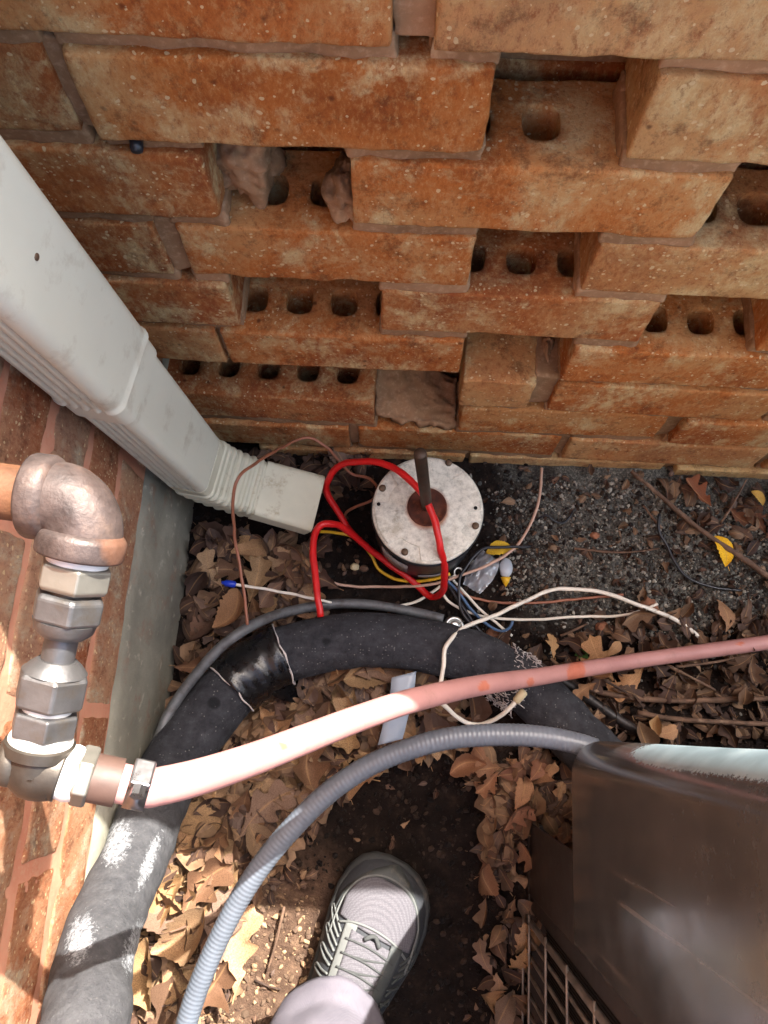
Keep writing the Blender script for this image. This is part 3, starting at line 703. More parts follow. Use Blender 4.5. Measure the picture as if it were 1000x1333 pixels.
o, P = wire('white_wire', 'long white wire with ivory connector draped over the black foam pipe and gravel', [(916, 833, .008), (880, 808, .014), (830, 786, .02), (785, 772, .022), (745, 767, .022), (715, 770, .024), (685, 782, .026), (645, 800, .03), (610, 815, .045), (588, 829, .07), (578, 847, .08), (578, 868, .08), (573, 890, .08), (571, 908, .075), (583, 924, .068), (604, 938, .055), (622, 944, .05), (643, 938, .06), (660, 925, .075), (672, 912, .08)], 0.0026, MAT['white_wire'])
t = P[-1] - P[-3]; t /= np.linalg.norm(t)
obj('connector', mesh('connector', *lathe([(-0.002, 0.003), (0.0, 0.0048), (0.013, 0.0052), (0.015, 0.0036)], P[-1] - V(o.location), t, 14), MAT['ivory_plastic']), o)
wire('white_wire', 'white wire lying low over the gravel below the motor toward a brick chip', [(577, 773, .02), (588, 785, .018), (612, 798, .016), (640, 804, .014), (690, 806, .012), (750, 804, .012), (805, 801, .012), (835, 796, .014), (857, 786, .016)], 0.0018, MAT['white_wire'])
wire('brown_wire', 'orange brown wire lying straight across gravel under the white wires', [(592, 764, .02), (612, 776, .014), (650, 785, .01), (700, 785, .01), (750, 780, .01), (812, 775, .01)], 0.0017, MAT['brown_wire'])
wire('black_wire', 'black wire passing from the motor over the clear wrapper', [(690, 712, .02), (655, 712, .03), (630, 714, .04), (613, 730, .04), (600, 752, .035), (597, 780, .03), (602, 800, .03), (618, 818, .03)], 0.0019, MAT['black_wire'])
wire('blue_wire', 'dull blue wire running down beside the round metal plug', [(580, 752, .03), (596, 770, .026), (612, 792, .022), (632, 812, .02), (652, 822, .02), (664, 818, .022), (666, 808, .025)], 0.0018, MAT['blue_wire'])
wire('black_wire', 'black wire running from the wire bundle along the dark tube', [(582, 758, .02), (600, 786, .02), (616, 812, .02), (640, 836, .016), (668, 852, .012), (690, 868, .01), (712, 874, .008)], 0.002, MAT['black_wire'])
wire('white_wire', 'short white wire in the bundle under the motor leading to brick crumbs', [(584, 750, .02), (602, 768, .018), (622, 790, .016), (648, 812, .014), (668, 828, .012)], 0.0017, MAT['white_wire'])
wire('black_wire', 'thin black wire stub hooked on gravel beside the tan wire', [(700, 676, .006), (712, 671, .012), (722, 678, .01), (733, 680, .006), (742, 672, .006), (745, 666, .004)], 0.0014, MAT['black_wire'])
wire('black_wire', 'black wire curving over dark leaves under the long stick', [(858, 668, .02), (858, 690, .018), (868, 712, .014), (885, 742, .012), (905, 757, .01), (935, 766, .008), (965, 768, .006)], 0.0018, MAT['black_wire'])
# ring terminal under the motor edge
q = onz(597, 745, .03)
rt_ = obj('ring_terminal', mesh('ring_terminal', *tb([V([0.0055 * math.cos(a), 0.0055 * math.sin(a), 0]) for a in np.linspace(0, 2 * math.pi, 25)], 0.0013, 8)), None, (q[0], q[1], .03)); rt_.data.materials.append(MAT['silver'])
tag(rt_, 'small silver ring terminal at the wire ends by the motor edge', 'terminal')

# ---------------------------------------------------------------- foam insulated pipe, tape, small line
fp = [(800, 1010, .030), (757, 965, .033), (715, 920, .035), (660, 878, .036), (600, 850, .037), (540, 838, .038), (480, 834, .038), (420, 838, .04), (365, 853, .044), (315, 885, .05), (268, 935, .062), (228, 990, .085), (192, 1050, .125), (165, 1110, .17), (145, 1170, .215), (128, 1235, .26), (112, 1300, .3), (98, 1360, .34)]
P = [onz(x, y, z) for x, y, z in fp]
for i, q in enumerate(P): q[0] = max(q[0], HX + 0.036)
P += [V([HX + 0.034, P[-1][1] - 0.1, 0.44]), V([HX + 0.02, P[-1][1] - 0.16, 0.47]), V([HX - 0.03, P[-1][1] - 0.19, 0.475])]
FP = spline(P, 0.004); FR = 0.0335
FO = V([FP[60][0], FP[60][1], 0])
def foam_rad(L, a): return FR + 0.0016 * math.sin(a * 2 + L * 9) + 0.0012 * math.sin(L * 37 + a)
v, f, arc, ang = tube([q - FO for q in FP], foam_rad, 40, jitter=0.0016)
arc = V(arc); flake = np.zeros(len(v)); pale_run = np.zeros(len(v))
def projpx(p):
    w = p - CAM; d = w @ FW; return 500 + 1000 * (w @ RT) / d, 666.5 + 1000 * (w @ DN) / d
for i, q in enumerate(v):
    x, y = projpx(q + FO)
    pale_run[i] = min(1, max(0, (y - 1010) / 40)) if x < 300 else 0
    for (cx, cy, rx, ry, rot) in ((152, 1098, 22, 40, 0.35), (104, 1222, 22, 44, 0.25), (176, 1232, 16, 46, 0.3), (195, 1120, 10, 50, 0.35)):
        dx, dy = x - cx, y - cy; ux = dx * math.cos(rot) + dy * math.sin(rot); uy = -dx * math.sin(rot) + dy * math.cos(rot)
        flake[i] = max(flake[i], max(0, 1.15 - ((ux / rx) ** 2 + (uy / ry) ** 2)))
    n_ = v[i]; 
foam = tag(obj('insulated_pipe', None and None or mesh('insulated_pipe', v, f, MAT['foam'], attrs={'flake': np.clip(flake, 0, 1), 'pale_run': pale_run}), None, FO), 'charcoal foam insulated pipe arching over dead leaves and rising along the house wall', 'pipe')
def near_idx(px, py):
    d = [(projpx(q)[0] - px) ** 2 + (projpx(q)[1] - py) ** 2 for q in FP]; return int(np.argmin(d))
# vinyl tape wrapped round foam pipe and the thin line
ti = near_idx(330, 862)
seg_ = FP[ti - 9: ti + 10]
v, f, a, b = tube([q - FO for q in seg_], lambda L, a: FR + 0.003 + 0.0012 * math.sin(L * 330) * math.sin(3 * a) + 0.003 * max(0, math.cos(a - 0.6)), 36, caps=False, jitter=0.003)
o = obj('vinyl_tape', mesh('vinyl_tape', v, f, MAT['vinyl']), foam); s = o.modifiers.new('t', 'SOLIDIFY'); s.thickness = 0.0012
tv = []; tf = []
base = [onz(x, y, z) for x, y, z in ((345, 878, .06), (362, 892, .05), (376, 900, .03), (392, 905, .018))]
bs = spline(base, 0.003)
for i, q in enumerate(bs):
    w = 0.016 * (1 - 0.25 * i / len(bs)); d = V([0.35, 0.85, 0.25])
    for k in range(5): tv.append(q + d * w * (k / 4 - 0.5) * 2 + V([0, 0, 0.003 * math.sin(k * 2 + i * 0.5)]) - FO)
for i in range(len(bs) - 1):
    for k in range(4): tf.append((i * 5 + k, i * 5 + k + 1, i * 5 + k + 6, i * 5 + k + 5))
o = obj('tape_tail', mesh('tape_tail', tv, tf, MAT['vinyl']), foam); s = o.modifiers.new('t', 'SOLIDIFY'); s.thickness = 0.0008
for (j0, a0, a1, rr) in ((ti - 9, -2.6, 1.2, .0011), (ti + 9, -1.4, 2.4, .0009)):   # pale torn edges
    q = FP[j0]; T = FP[j0 + 1] - FP[j0 - 1]; T /= np.linalg.norm(T); N = V([0, 0, 1.0]) - T * T[2]; N /= np.linalg.norm(N); B = np.cross(T, N)
    E_ = [q + (N * math.cos(a) + B * math.sin(a)) * (FR + .0052) + T * .004 * nz((a * 2, j0, 0), 1.0) - FO for a in np.linspace(a0, a1, 40)]
    obj('torn_edge', mesh('torn_edge', *tb(E_, rr, 6, jitter=.001), MAT['frayed']), foam)
ei = near_idx(352, 872)
# frayed cloth ring near the hose
gi = near_idx(668, 886); g = Geo()
for i in range(260):
    a = rng.uniform(-2.4, 2.4); q = FP[gi + rng.randrange(-4, 5)]; T = FP[gi + 1] - FP[gi]; T /= np.linalg.norm(T)
    N = V([0, 0, 1.0]) - T * T[2]; N /= np.linalg.norm(N); B = np.cross(T, N)
    d = N * math.cos(a) + B * math.sin(a); p0 = q + d * (FR + 0.0005)
    tl = rng.uniform(0.006, 0.02); p1 = p0 + (T * rng.uniform(-1, 1) + B * rng.uniform(-.6, .6) - V([0, 0, .2])) * tl * 0.5 + d * 0.002; p2 = p1 + (T * rng.uniform(-1, 1) - V([0, 0, .5])) * tl * 0.4
    vv, ff, _, _ = tube([p0 - FO, p1 - FO, p2 - FO], 0.0005, 4); g.add(vv, ff)
o = stuff(obj('frayed_cloth', g.mesh('frayed_cloth', MAT['frayed']), foam))
# thin line beside the foam
lp = [(205, 965, .09), (222, 925, .085), (250, 885, .085), (285, 845, .09), (318, 820, .088), (355, 802, .06), (400, 791, .03), (440, 786, .022), (480, 787, .02), (520, 793, .02), (558, 801, .02), (577, 806, .02)]
LP = [onz(*q) for q in lp]
LPs = spline(LP, 0.004); LO = V([LPs[40][0], LPs[40][1], 0])
line = tag(obj('thin_tube', mesh('thin_tube', *tb([q - LO for q in LPs], 0.0062, 14, jitter=0.0005)[:2], MAT['copper_line']), None, LO), 'thin grey metal tube bent along the outer edge of the black foam pipe', 'tube')
q = onz(591, 812, .022)
pl = thing('metal_plug', 'round silver threaded plug at the end of the thin grey tube', 'plug', (q[0], q[1], .004))
obj('collar', mesh('collar', *lathe([(0, 0.0125), (0.014, 0.0125), (0.0165, 0.0115), (0.017, 0.0085), (0.0145, 0.008)], (0, 0, 0), (0.05, -0.15, 1), 32), MAT['silver']), pl)
obj('stud', mesh('stud', *lathe([(0.0, 0.0075), (0.0165, 0.0075), (0.0185, 0.006), (0.0192, 0.003)], (0, 0, 0), (0.05, -0.15, 1), 24), MAT['silver']), pl)
dp = [(603, 822, .02), (640, 838, .018), (690, 862, .016), (735, 888, .014), (770, 912, .012), (805, 936, .011), (832, 953, .01)]
DPs = spline([onz(*q) for q in dp], 0.005); d0 = V([DPs[10][0], DPs[10][1], 0])
tag(obj('dark_tube', mesh('dark_tube', *tb([q - d0 for q in DPs], lambda L, a: 0.0068 - 0.006 * min(0.3, L * 0.6) * 0.5, 12, jitter=0.0006)[:2], MAT['dark_tube']), None, d0), 'dark brown tube running from the round plug under the pink hose', 'tube')

# ---------------------------------------------------------------- gas stub, fittings and pink hose
fit = thing('pipe_fittings', 'rusty iron elbow with silver hex fittings ending in a brass elbow by the house wall', 'pipe fitting', (HX, 0.09, 0.0))
GO = V([HX, 0.09, 0])
E0 = at(117, 655, 0.365); E0z = E0[2]
eX = V([1.0, 0.02, 0.0]); 
p_end = at(46, 1000, 0.375); p_start = E0
eY = p_end - p_start; eY /= np.linalg.norm(eY); 
Lh = at(50, 646, 0.365)
ppx = Lh - E0; ppx /= np.linalg.norm(ppx)
elc = E0
obj('stub_pipe', mesh('stub_pipe', *lathe([(0, 0.0134), (0.2, 0.0134)], elc + ppx * 0.016 - GO, ppx, 28), MAT['rusty_pipe']), fit)
# elbow body: bent tube with collars
ca = elc + ppx * 0.021; cb = elc + eY * 0.021
qc = (ppx + eY) * 0.0165
pts = [elc + ppx * 0.027, elc + ppx * 0.021] + [elc + qc - (eY * math.cos(a) + ppx * math.sin(a)) * 0.0165 for a in np.linspace(0, math.pi / 2, 7)] + [elc + eY * 0.021, elc + eY * 0.025]
pts = [q for q in pts]
eb = obj('elbow', mesh('elbow', *tb([q - GO for q in spline(pts, 0.0015)], lambda L, a: 0.0181, 36, jitter=0.0004)[:2], MAT['iron']), fit)
for (c, d) in ((elc + ppx * 0.016, ppx), (elc + eY * 0.014, eY)):
    obj('collar', mesh('collar', *lathe([(-0.001, 0.0176), (0.0015, 0.0200), (0.003, 0.0206), (0.0105, 0.0206), (0.0117, 0.0201), (0.012, 0.0135)], c - GO, d, 40), MAT['iron']), eb)
def chain(name, prof, s0, mt, sides=None, seg=36):
    o = obj(name, mesh(name, *lathe([(s0 + d, r) for d, r in prof], elc + eY * 0.0 - GO, eY, seg, sides), mt, smooth=sides is None), fit)
    if sides: 
        b = o.modifiers.new('bevel', 'BEVEL'); b.width = 0.0012; b.segments = 2
    else:
        e = o.modifiers.new('edges', 'EDGE_SPLIT'); e.split_angle = math.radians(35)
    return o
# distances along the run, measured from the elbow centre
def sd_(px, py, s): return float((at(px, py, s) - elc) @ eY)
s1 = 0.0255
chain('sealant_ring', [(0, 0.0135), (0.0025, 0.0145), (0.005, 0.014)], s1, MAT['teflon'])
chain('hex_bushing', [(0, 0.0165), (0.001, 0.0175), (0.011, 0.0175), (0.013, 0.0160)], s1 + 0.004, MAT['brass'], 6)
chain('neck', [(0, 0.012), (0.004, 0.012)], s1 + 0.0165, MAT['brass_dark'])
chain('hex_nut', [(0, 0.0150), (0.002, 0.0172), (0.012, 0.0172), (0.014, 0.0160)], s1 + 0.0185, MAT['brass_dull'], 6)
chain('nut_shoulder', [(0, 0.0150), (0.005, 0.0138), (0.008, 0.0105)], s1 + 0.0322, MAT['brass_dull'])
chain('tube_stub', [(0, 0.0078), (0.016, 0.0078)], s1 + 0.039, MAT['brass_dull'])
chain('nut_shoulder', [(0, 0.0090), (0.003, 0.0125), (0.006, 0.0150)], s1 + 0.052, MAT['brass_dull'])
chain('hex_nut', [(0, 0.0160), (0.002, 0.0172), (0.015, 0.0172), (0.017, 0.0160)], s1 + 0.0578, MAT['brass_dull'], 6)
chain('neck', [(0, 0.0115), (0.003, 0.0115)], s1 + 0.0745, MAT['teflon'])
chain('hex_adapter', [(0, 0.0152), (0.001, 0.0160), (0.011, 0.0160), (0.012, 0.0150)], s1 + 0.0775, MAT['brass_dull'], 6)
chain('sealant_ring', [(0, 0.0135), (0.003, 0.0150), (0.005, 0.0150)], s1 + 0.089, MAT['teflon'])
bc = elc + eY * (s1 + 0.1065)
hose_dir = at(170, 1022, 0.385) - bc; hose_dir /= np.linalg.norm(hose_dir)
chain('elbow_collar', [(0, 0.0145), (0.001, 0.0164), (0.006, 0.0164), (0.007, 0.0150)], s1 + 0.093, MAT['brass_dark'])
pts = [bc - eY * 0.009, bc - eY * 0.003, bc + eY * 0.001, bc + eY * 0.0015 + hose_dir * 0.003, bc + hose_dir * 0.009, bc + hose_dir * 0.013]
be = obj('brass_elbow', mesh('brass_elbow', *tb([q - GO for q in spline(pts, 0.001)], 0.0146, 32, jitter=0.0003)[:2], MAT['brass_dark']), fit)
obj('elbow_back', mesh('elbow_back', *lathe([(0, 0.012), (0.009, 0.012), (0.012, 0.009), (0.0125, 0.004)], bc - hose_dir * 0.006 - GO, -hose_dir, 24), MAT['brass_dark']), be)
def hl(name, prof, s0, mt, sides=None):
    o = obj(name, mesh(name, *lathe([(s0 + d, r) for d, r in prof], bc - GO, hose_dir, 32, sides), mt, smooth=sides is None), fit)
    if sides: b = o.modifiers.new('bevel', 'BEVEL'); b.width = 0.001; b.segments = 2
    else: e = o.modifiers.new('edges', 'EDGE_SPLIT'); e.split_angle = math.radians(35)
    return o
hl('sealant_ring', [(0, 0.0128), (0.004, 0.0138), (0.008, 0.0130)], 0.0125, MAT['teflon'])
hl('hose_nut', [(0, 0.0138), (0.001, 0.0148), (0.007, 0.0148), (0.008, 0.0138)], 0.0195, MAT['brass'], 6)
hl('brown_sleeve', [(0, 0.0118), (0.014, 0.0118), (0.0142, 0.0105)], 0.0265, MAT['sleeve'])
hs = bc + hose_dir * 0.040
hp = [hs - hose_dir * 0.003, hs + hose_dir * 0.012, at(205, 1024, .395), at(260, 1011, .415), at(330, 988, .455), at(400, 961, .50), at(470, 934, .55), at(540, 911, .60), at(620, 893, .685), at(700, 881, .79), at(760, 871, .86), at(850, 857, .925)]
tailp = [onz(1000, 836, .022), onz(1100, 820, .018), onz(1300, 800, .016)]
HPs = spline(hp + tailp, 0.0035); hO = V([HPs[150][0], HPs[150][1], 0])
HR = 0.0096
v, f, arc, ang = tube([q - hO for q in HPs], lambda L, a: HR * (1 - 0.06 * min(1, L / 0.5)), 32)
patch = np.zeros(len(v))
for i, q in enumerate(v):
    x, y = projpx(q + hO)
    for (cx, cy, rx, ry) in ((630, 893, 9, 7), (691, 888, 5, 6), (750, 876, 13, 16), (368, 972, 6, 6), (963, 838, 4, 3)):
        d = ((x - cx) / rx) ** 2 + ((y - cy) / ry) ** 2 + 0.5 * nz((x, y, 0), 0.15)
        patch[i] = max(patch[i], 1.0 if d < 0.9 else 0.0)
hose = tag(obj('pink_hose', mesh('pink_hose', v, f, MAT['hose'], attrs={'patch': patch}), None, hO), 'pink rubber hose with worn orange patches running from brass elbow down to the leaves', 'hose')
cl = thing('hose_clamp', 'silver worm drive clamp tightened on the pink hose beside the brass elbow', 'clamp', tuple(hs))
cc = hs + hose_dir * 0.010
obj('band', mesh('band', *lathe([(-0.005, 0.0103), (-0.0052, 0.0112), (0.0052, 0.0112), (0.005, 0.0103)], cc - hs, hose_dir, 36), MAT['clamp']), cl)
upv = V([0, 0.55, 0.85]); upv -= hose_dir * (upv @ hose_dir); upv /= np.linalg.norm(upv); sv = np.cross(hose_dir, upv)
def obox(c, ax, ay, az, sx, sy, sz): 
    v = [c + ax * sx * a + ay * sy * b + az * sz * d for d in (-.5, .5) for b in (-.5, .5) for a in (-.5, .5)]
    return v, [(0, 2, 3, 1), (4, 5, 7, 6), (0, 1, 5, 4), (2, 6, 7, 3), (0, 4, 6, 2), (1, 3, 7, 5)]
o = obj('screw_housing', mesh('screw_housing', *obox(cc - hs + upv * 0.0128, hose_dir, sv, upv, 0.0105, 0.014, 0.006), MAT['clamp'], smooth=False), cl)
b_ = o.modifiers.new('bevel', 'BEVEL'); b_.width = 0.0012; b_.segments = 2
obj('screw_head', mesh('screw_head', *lathe([(0, 0.0036), (0.005, 0.0036)], cc - hs + upv * 0.0135 + sv * 0.007, sv, 6), MAT['clamp'], smooth=False), cl)

# ---------------------------------------------------------------- grey flexible conduit
cp = [at(775, 975, .735), at(752, 968, .735), at(720, 961, .735), at(680, 957, .735), at(630, 957, .735), at(580, 962, .735), at(530, 976, .735), at(480, 997, .735), at(430, 1030, .735), at(385, 1073, .735), at(345, 1120, .735), at(312, 1170, .735), at(285, 1222, .735), at(262, 1275, .735), at(245, 1325, .735), at(232, 1380, .735)]
q = cp[-1]; cp += [V([q[0] - 0.03, q[1] - 0.08, q[2] + 0.005]), V([q[0] - 0.04, q[1] - 0.2, q[2] + 0.06]), V([q[0] - 0.06, q[1] - 0.28, q[2] + 0.2])]
CPs = spline(cp, 0.0009); cO = V([CPs[200][0], CPs[200][1], 0])
def crad(L, a): return 0.0103 + 0.0002 * math.cos(2 * math.pi * L / 0.0044) + 0.0002 * math.cos(a * 2 + L * 30)
v, f, arc, ang = tube([q - cO for q in CPs], crad, 22)
tag(obj('flexible_conduit', mesh('flexible_conduit', v, f, MAT['conduit']), None, cO), 'grey ribbed flexible conduit curving from the metal unit past the shoe', 'conduit')

# ---------------------------------------------------------------- condenser unit
UX = 0.171
unit = thing('condenser_unit', 'dark brown metal condenser unit with glossy corner panel and wire guard', 'air conditioner', (UX + 0.35, -0.35, 0))
UO = V([UX + 0.35, -0.35, 0]); UT = 0.78; PB = 0.246
prof = [(UX + 0.012, -0.171), (UX, -0.171), (UX, -0.168)] + [(UX, y) for y in np.linspace(-0.16, -0.03, 14)]
R_ = 0.03
prof += [(UX + R_ - R_ * math.cos(a), -R_ + R_ * math.sin(a)) for a in np.linspace(0.05, math.pi / 2, 26)]
prof += [(x, 0.0) for x in np.linspace(UX + R_ + 0.02, UX + 0.7, 12)]
zs_ = [PB - 0.001, PB, PB + 0.002] + list(np.linspace(PB + 0.01, UT, 90)); v = []; f = []; pale_band = []
for z in zs_:
    for (x, y) in prof:
        w = 0.0007 * nz((x, y, z), 7) 
        ins = 0.002 if z < PB else 0
        v.append(V([x + w + ins, y + w, z]) - UO)
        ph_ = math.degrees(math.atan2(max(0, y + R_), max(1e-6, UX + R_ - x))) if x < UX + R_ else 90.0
        pale_band.append(min(1, max(0, (ph_ - 24 - 10 * max(0, .46 - z) / .1) / 16)) * min(1, max(0, (z - .365) / .06)))  # band strength grows round the corner and with height
npf = len(prof)
for i in range(len(zs_) - 1):
    for k in range(npf - 1): f.append((i * npf + k, (i + 1) * npf + k, (i + 1) * npf + k + 1, i * npf + k + 1))
o = obj('corner_panel', mesh('corner_panel', v, f, MAT['unit'], attrs={'pale_band': pale_band}), unit); s = o.modifiers.new('t', 'SOLIDIFY'); s.thickness = 0.0015; s.offset = -1
def ubox(name, x0, x1, y0, y1, z0, z1, mt, bev=0.002):
    vv, ff = boxg(x0, x1, y0, y1, z0, z1)
    o = obj(name, mesh(name, [q - UO for q in vv], ff, mt, smooth=False), unit)
    if bev: b = o.modifiers.new('bevel', 'BEVEL'); b.width = bev; b.segments = 2
    return o
ubox('lower_plate', UX + 0.003, UX + 0.006, -0.176, -0.098, 0.004, PB + 0.01, MAT['unit_dark'])
ubox('inner_plate', UX + 0.09, UX + 0.094, -0.2, -0.012, 0.004, PB + 0.03, MAT['unit_dark'])
ubox('inner_shelf', UX + 0.01, UX + 0.66, -0.16, -0.01, PB + 0.02, PB + 0.024, MAT['unit_dark'])
ubox('base_pan', UX + 0.002, UX + 0.69, -0.69, -0.1, 0.0, 0.012, MAT['unit_dark'])
ubox('corner_post', UX + 0.004, UX + 0.02, -0.192, -0.172, 0.012, UT, MAT['unit_dark'])
ubox('corner_post', UX + 0.004, UX + 0.02, -0.69, -0.67, 0.012, UT, MAT['unit_dark'])
ubox('coil', UX + 0.022, UX + 0.05, -0.67, -0.19, 0.014, UT - 0.01, MAT['coil'], 0)
ubox('rear_panel', UX + 0.66, UX + 0.69, -0.69, -0.01, 0.012, UT, MAT['unit_dark'])
ubox('side_panel', UX + 0.03, UX + 0.66, -0.69, -0.67, 0.012, UT, MAT['unit_dark'])
ubox('top_lid', UX - 0.004, UX + 0.71, -0.7, 0.008, UT, UT + 0.02, MAT['unit'], 0.006)
gw = mesh('guard_wire', *tb([V([0, 0, z]) for z in np.linspace(0.006, UT - 0.004, 12)], 0.0021, 8), MAT['wire_guard'])
gwt = mesh('guard_rod', *tb([V([0, 0, z]) for z in np.linspace(0.006, UT - 0.004, 12)], 0.0034, 10), MAT['wire_guard'])
obj('guard_rod', gwt, unit, V([UX - 0.001, -0.198, 0]) - UO)
y = -0.216
while y > -0.66:
    obj('guard_wire', gw, unit, V([UX, y, 0]) - UO); y -= 0.0185
hw = mesh('guard_wire', *tb([V([0, y, 0]) for y in np.linspace(-0.19, -0.675, 20)], 0.0014, 8), MAT['wire_guard'])
for z in (0.012, 0.05, 0.142, 0.235, 0.328, 0.42, 0.51, 0.6, 0.69): obj('guard_wire', hw, unit, V([UX - 0.0036, 0, z]) - UO)

# ---------------------------------------------------------------- person: shoe and trouser leg
toe = onz(522, 1126, .035); mid = onz(449, 1280, .03)
ax = toe - mid; ax[2] = 0; ax /= np.linalg.norm(ax); sx = V([ax[1], -ax[0], 0]); upz = V([0, 0, 1.0])
SL = 0.292; heel = toe - ax * SL; heel[2] = 0.006
person = thing('person', 'person wearing a grey mesh sneaker and pale lavender grey trousers stepping on dark soil', 'person', tuple(heel))
TT = [0, .03, .1, .25, .4, .52, .62, .72, .82, .9, .95, .985, 1.0]
WL = [.011, .026, .034, .037, .039, .043, .048, .053, .054, .048, .039, .025, .008]   # left half width
WR = [.011, .026, .034, .036, .038, .042, .047, .052, .053, .048, .039, .025, .008]
HT = [.06, .085, .1, .104, .1, .09, .078, .068, .062, .056, .05, .043, .036]
def curve_x(t): return 0.006 * math.sin(math.pi * t) - 0.004 * max(0, t - 0.7) * 10 * 0.3
def I(t, arr): return float(np.interp(t, TT, arr))
def shoe_pt(t, a, off=0.0):
    """a: 0 left sole edge .. pi right sole edge over the top"""
    wl, wr, h = I(t, WL), I(t, WR), I(t, HT); z0 = 0.026
    ca, sa = math.cos(a), math.sin(a)
    e = 0.82
    x = -math.copysign(abs(ca) ** e, ca) * (wl if ca > 0 else wr); z = z0 + (h - z0) * abs(sa) ** 0.85
    k = 1 - 0.12 * sa * (1 if t > 0.2 else 0.3)
    nrm = V([x, 0, (z - z0) * 1.2 + 0.004]); nrm /= np.linalg.norm(nrm) + 1e-9
    return ax * (t * SL) + sx * (x * k + curve_x(t)) + upz * z + (sx * nrm[0] + upz * nrm[2]) * off + ax * (off * max(0, (t - .85) * 5))
tsm = np.concatenate([np.linspace(0, 0.9, 46), np.linspace(0.91, 1.0, 14)]); na = 32
v = [shoe_pt(t, math.pi * k / na) + upz * 0.0006 * nz((t * 10, k, 0), 1.3) for t in tsm for k in range(na + 1)]
f = [(i * (na + 1) + k, i * (na + 1) + k + 1, (i + 1) * (na + 1) + k + 1, (i + 1) * (na + 1) + k) for i in range(len(tsm) - 1) for k in range(na)]
f.append(tuple((len(tsm) - 1) * (na + 1) + k for k in range(na + 1)))
shoe = obj('shoe', mesh('shoe', v, f, MAT['shoe_side']), person)
# sole
v = []; f = []; ns = len(tsm)
for (z, gr) in ((0.0, -0.002), (0.004, 0.001), (0.016, 0.0035), (0.026, 0.003), (0.0295, 0.0005)):
    for i in range(ns): t = tsm[i]; v.append(ax * (t * SL + gr * (t - .5) * 2) + sx * (-(I(t, WL) + gr) + curve_x(t)) + upz * (z + 0.010 * max(0, t - .88) * 4))
    for i in reversed(range(ns)): t = tsm[i]; v.append(ax * (t * SL + gr * (t - .5) * 2) + sx * (I(t, WR) + gr + curve_x(t)) + upz * (z + 0.010 * max(0, t - .88) * 4))
n2 = ns * 2
for l in range(4):
    for k in range(n2): a, b = l * n2 + k, l * n2 + (k + 1) % n2; f.append((a, b, b + n2, a + n2))
f.append(tuple(range(n2))[::-1]); f.append(tuple(4 * n2 + k for k in range(n2)))
obj('sole', mesh('sole', v, f, MAT['shoe_sole']), shoe)
def shoe_patch(name, fn, mt, nu=24, nv=20, off=0.0012, th=0.0012):
    """fn(u,v)->(t,a)"""
    v = []; f = []
    for i in range(nu + 1):
        for j in range(nv + 1): v.append(shoe_pt(*fn(i / nu, j / nv), off))
    for i in range(nu):
        for j in range(nv): f.append((i * (nv + 1) + j, i * (nv + 1) + j + 1, (i + 1) * (nv + 1) + j + 1, (i + 1) * (nv + 1) + j))
    o = obj(name, mesh(name, v, f, mt), shoe); s = o.modifiers.new('t', 'SOLIDIFY'); s.thickness = th; s.offset = 1; return o
def toebox(u, w):
    t = 0.755 + u * 0.18; half = 0.95 * math.sqrt(max(0.02, 1 - (max(0, u - 0.25) / 0.77) ** 2.4)); return t, math.pi / 2 + (w - 0.5) * 2 * half
shoe_patch('toe_mesh', toebox, MAT['shoe_mesh'])
def rand(u, w): return 0.80 + 0.2 * (1 - abs(2 * u - 1) ** 1.6) * 0.985 * (1.0) , math.pi * u if 0 < u < 1 else math.pi * u
shoe_patch('toe_rand', lambda u, w: (min(0.997, 0.70 + 0.295 * math.sin(math.pi * u) ** 0.6 - 0.055 * w * math.sin(math.pi * u)), (math.pi * u * 0.86 + 0.07 * math.pi) if w < .5 else (math.pi * u * 0.8 + 0.1 * math.pi)), MAT['shoe_rand'], 40, 2, 0.0008)
shoe_patch('tongue', lambda u, w: (0.42 + u * 0.32, math.pi / 2 + (w - .5) * 0.9), MAT['shoe_mesh'], 14, 12, 0.002)
for s_ in (-1, 1):
    shoe_patch('eyestay', lambda u, w, s_=s_: (0.46 + u * 0.3, math.pi / 2 + s_ * (0.42 + w * 0.3 - 0.08 * u)), MAT['shoe_trim'] if s_ < 0 else MAT['shoe_rand'], 16, 6, 0.003, 0.0016)
def shoe_line(name, pts, r, mt, off=0.002, flat=1):
    P = spline([shoe_pt(t, a, off) for t, a in pts], 0.003); return obj(name, mesh(name, *tb(P, r, 8)[:2], mt), shoe)
h2 = math.pi / 2
shoe_line('toe_seam', [(0.68, h2 - 1.12), (0.75, h2 - 1.06), (0.83, h2 - .98), (0.9, h2 - .75), (0.94, h2 - .3), (0.945, h2 + .15), (0.92, h2 + .65), (0.85, h2 + .98), (0.77, h2 + 1.05), (0.68, h2 + 1.15)], 0.0011, MAT['shoe_trim'])
shoe_line('arch_seam', [(0.735, h2 - .85), (0.765, h2 - .4), (0.775, h2), (0.765, h2 + .4), (0.735, h2 + .85)], 0.0013, MAT['shoe_trim'], 0.003)
for k in range(4):   # radiating overlay loops on the left side
    t0 = 0.71 - k * 0.045
    shoe_line('side_overlay', [(t0, h2 - .72), (t0 + .03 - k * .012, h2 - 1.0), (t0 + .055 - k * .022, h2 - 1.32), (t0 + .04 - k * .022, h2 - 1.38), (t0 + .005 - k * .01, h2 - 1.05), (t0 - .02, h2 - .75)], 0.0013, MAT['shoe_trim'], 0.0015)
    shoe_line('side_overlay', [(t0, h2 + .8), (t0 + .03 - k * .012, h2 + 1.05), (t0 + .045 - k * .02, h2 + 1.35), (t0 + .01, h2 + 1.1), (t0 - .02, h2 + .85)], 0.0012, MAT['shoe_rand'], 0.0015)
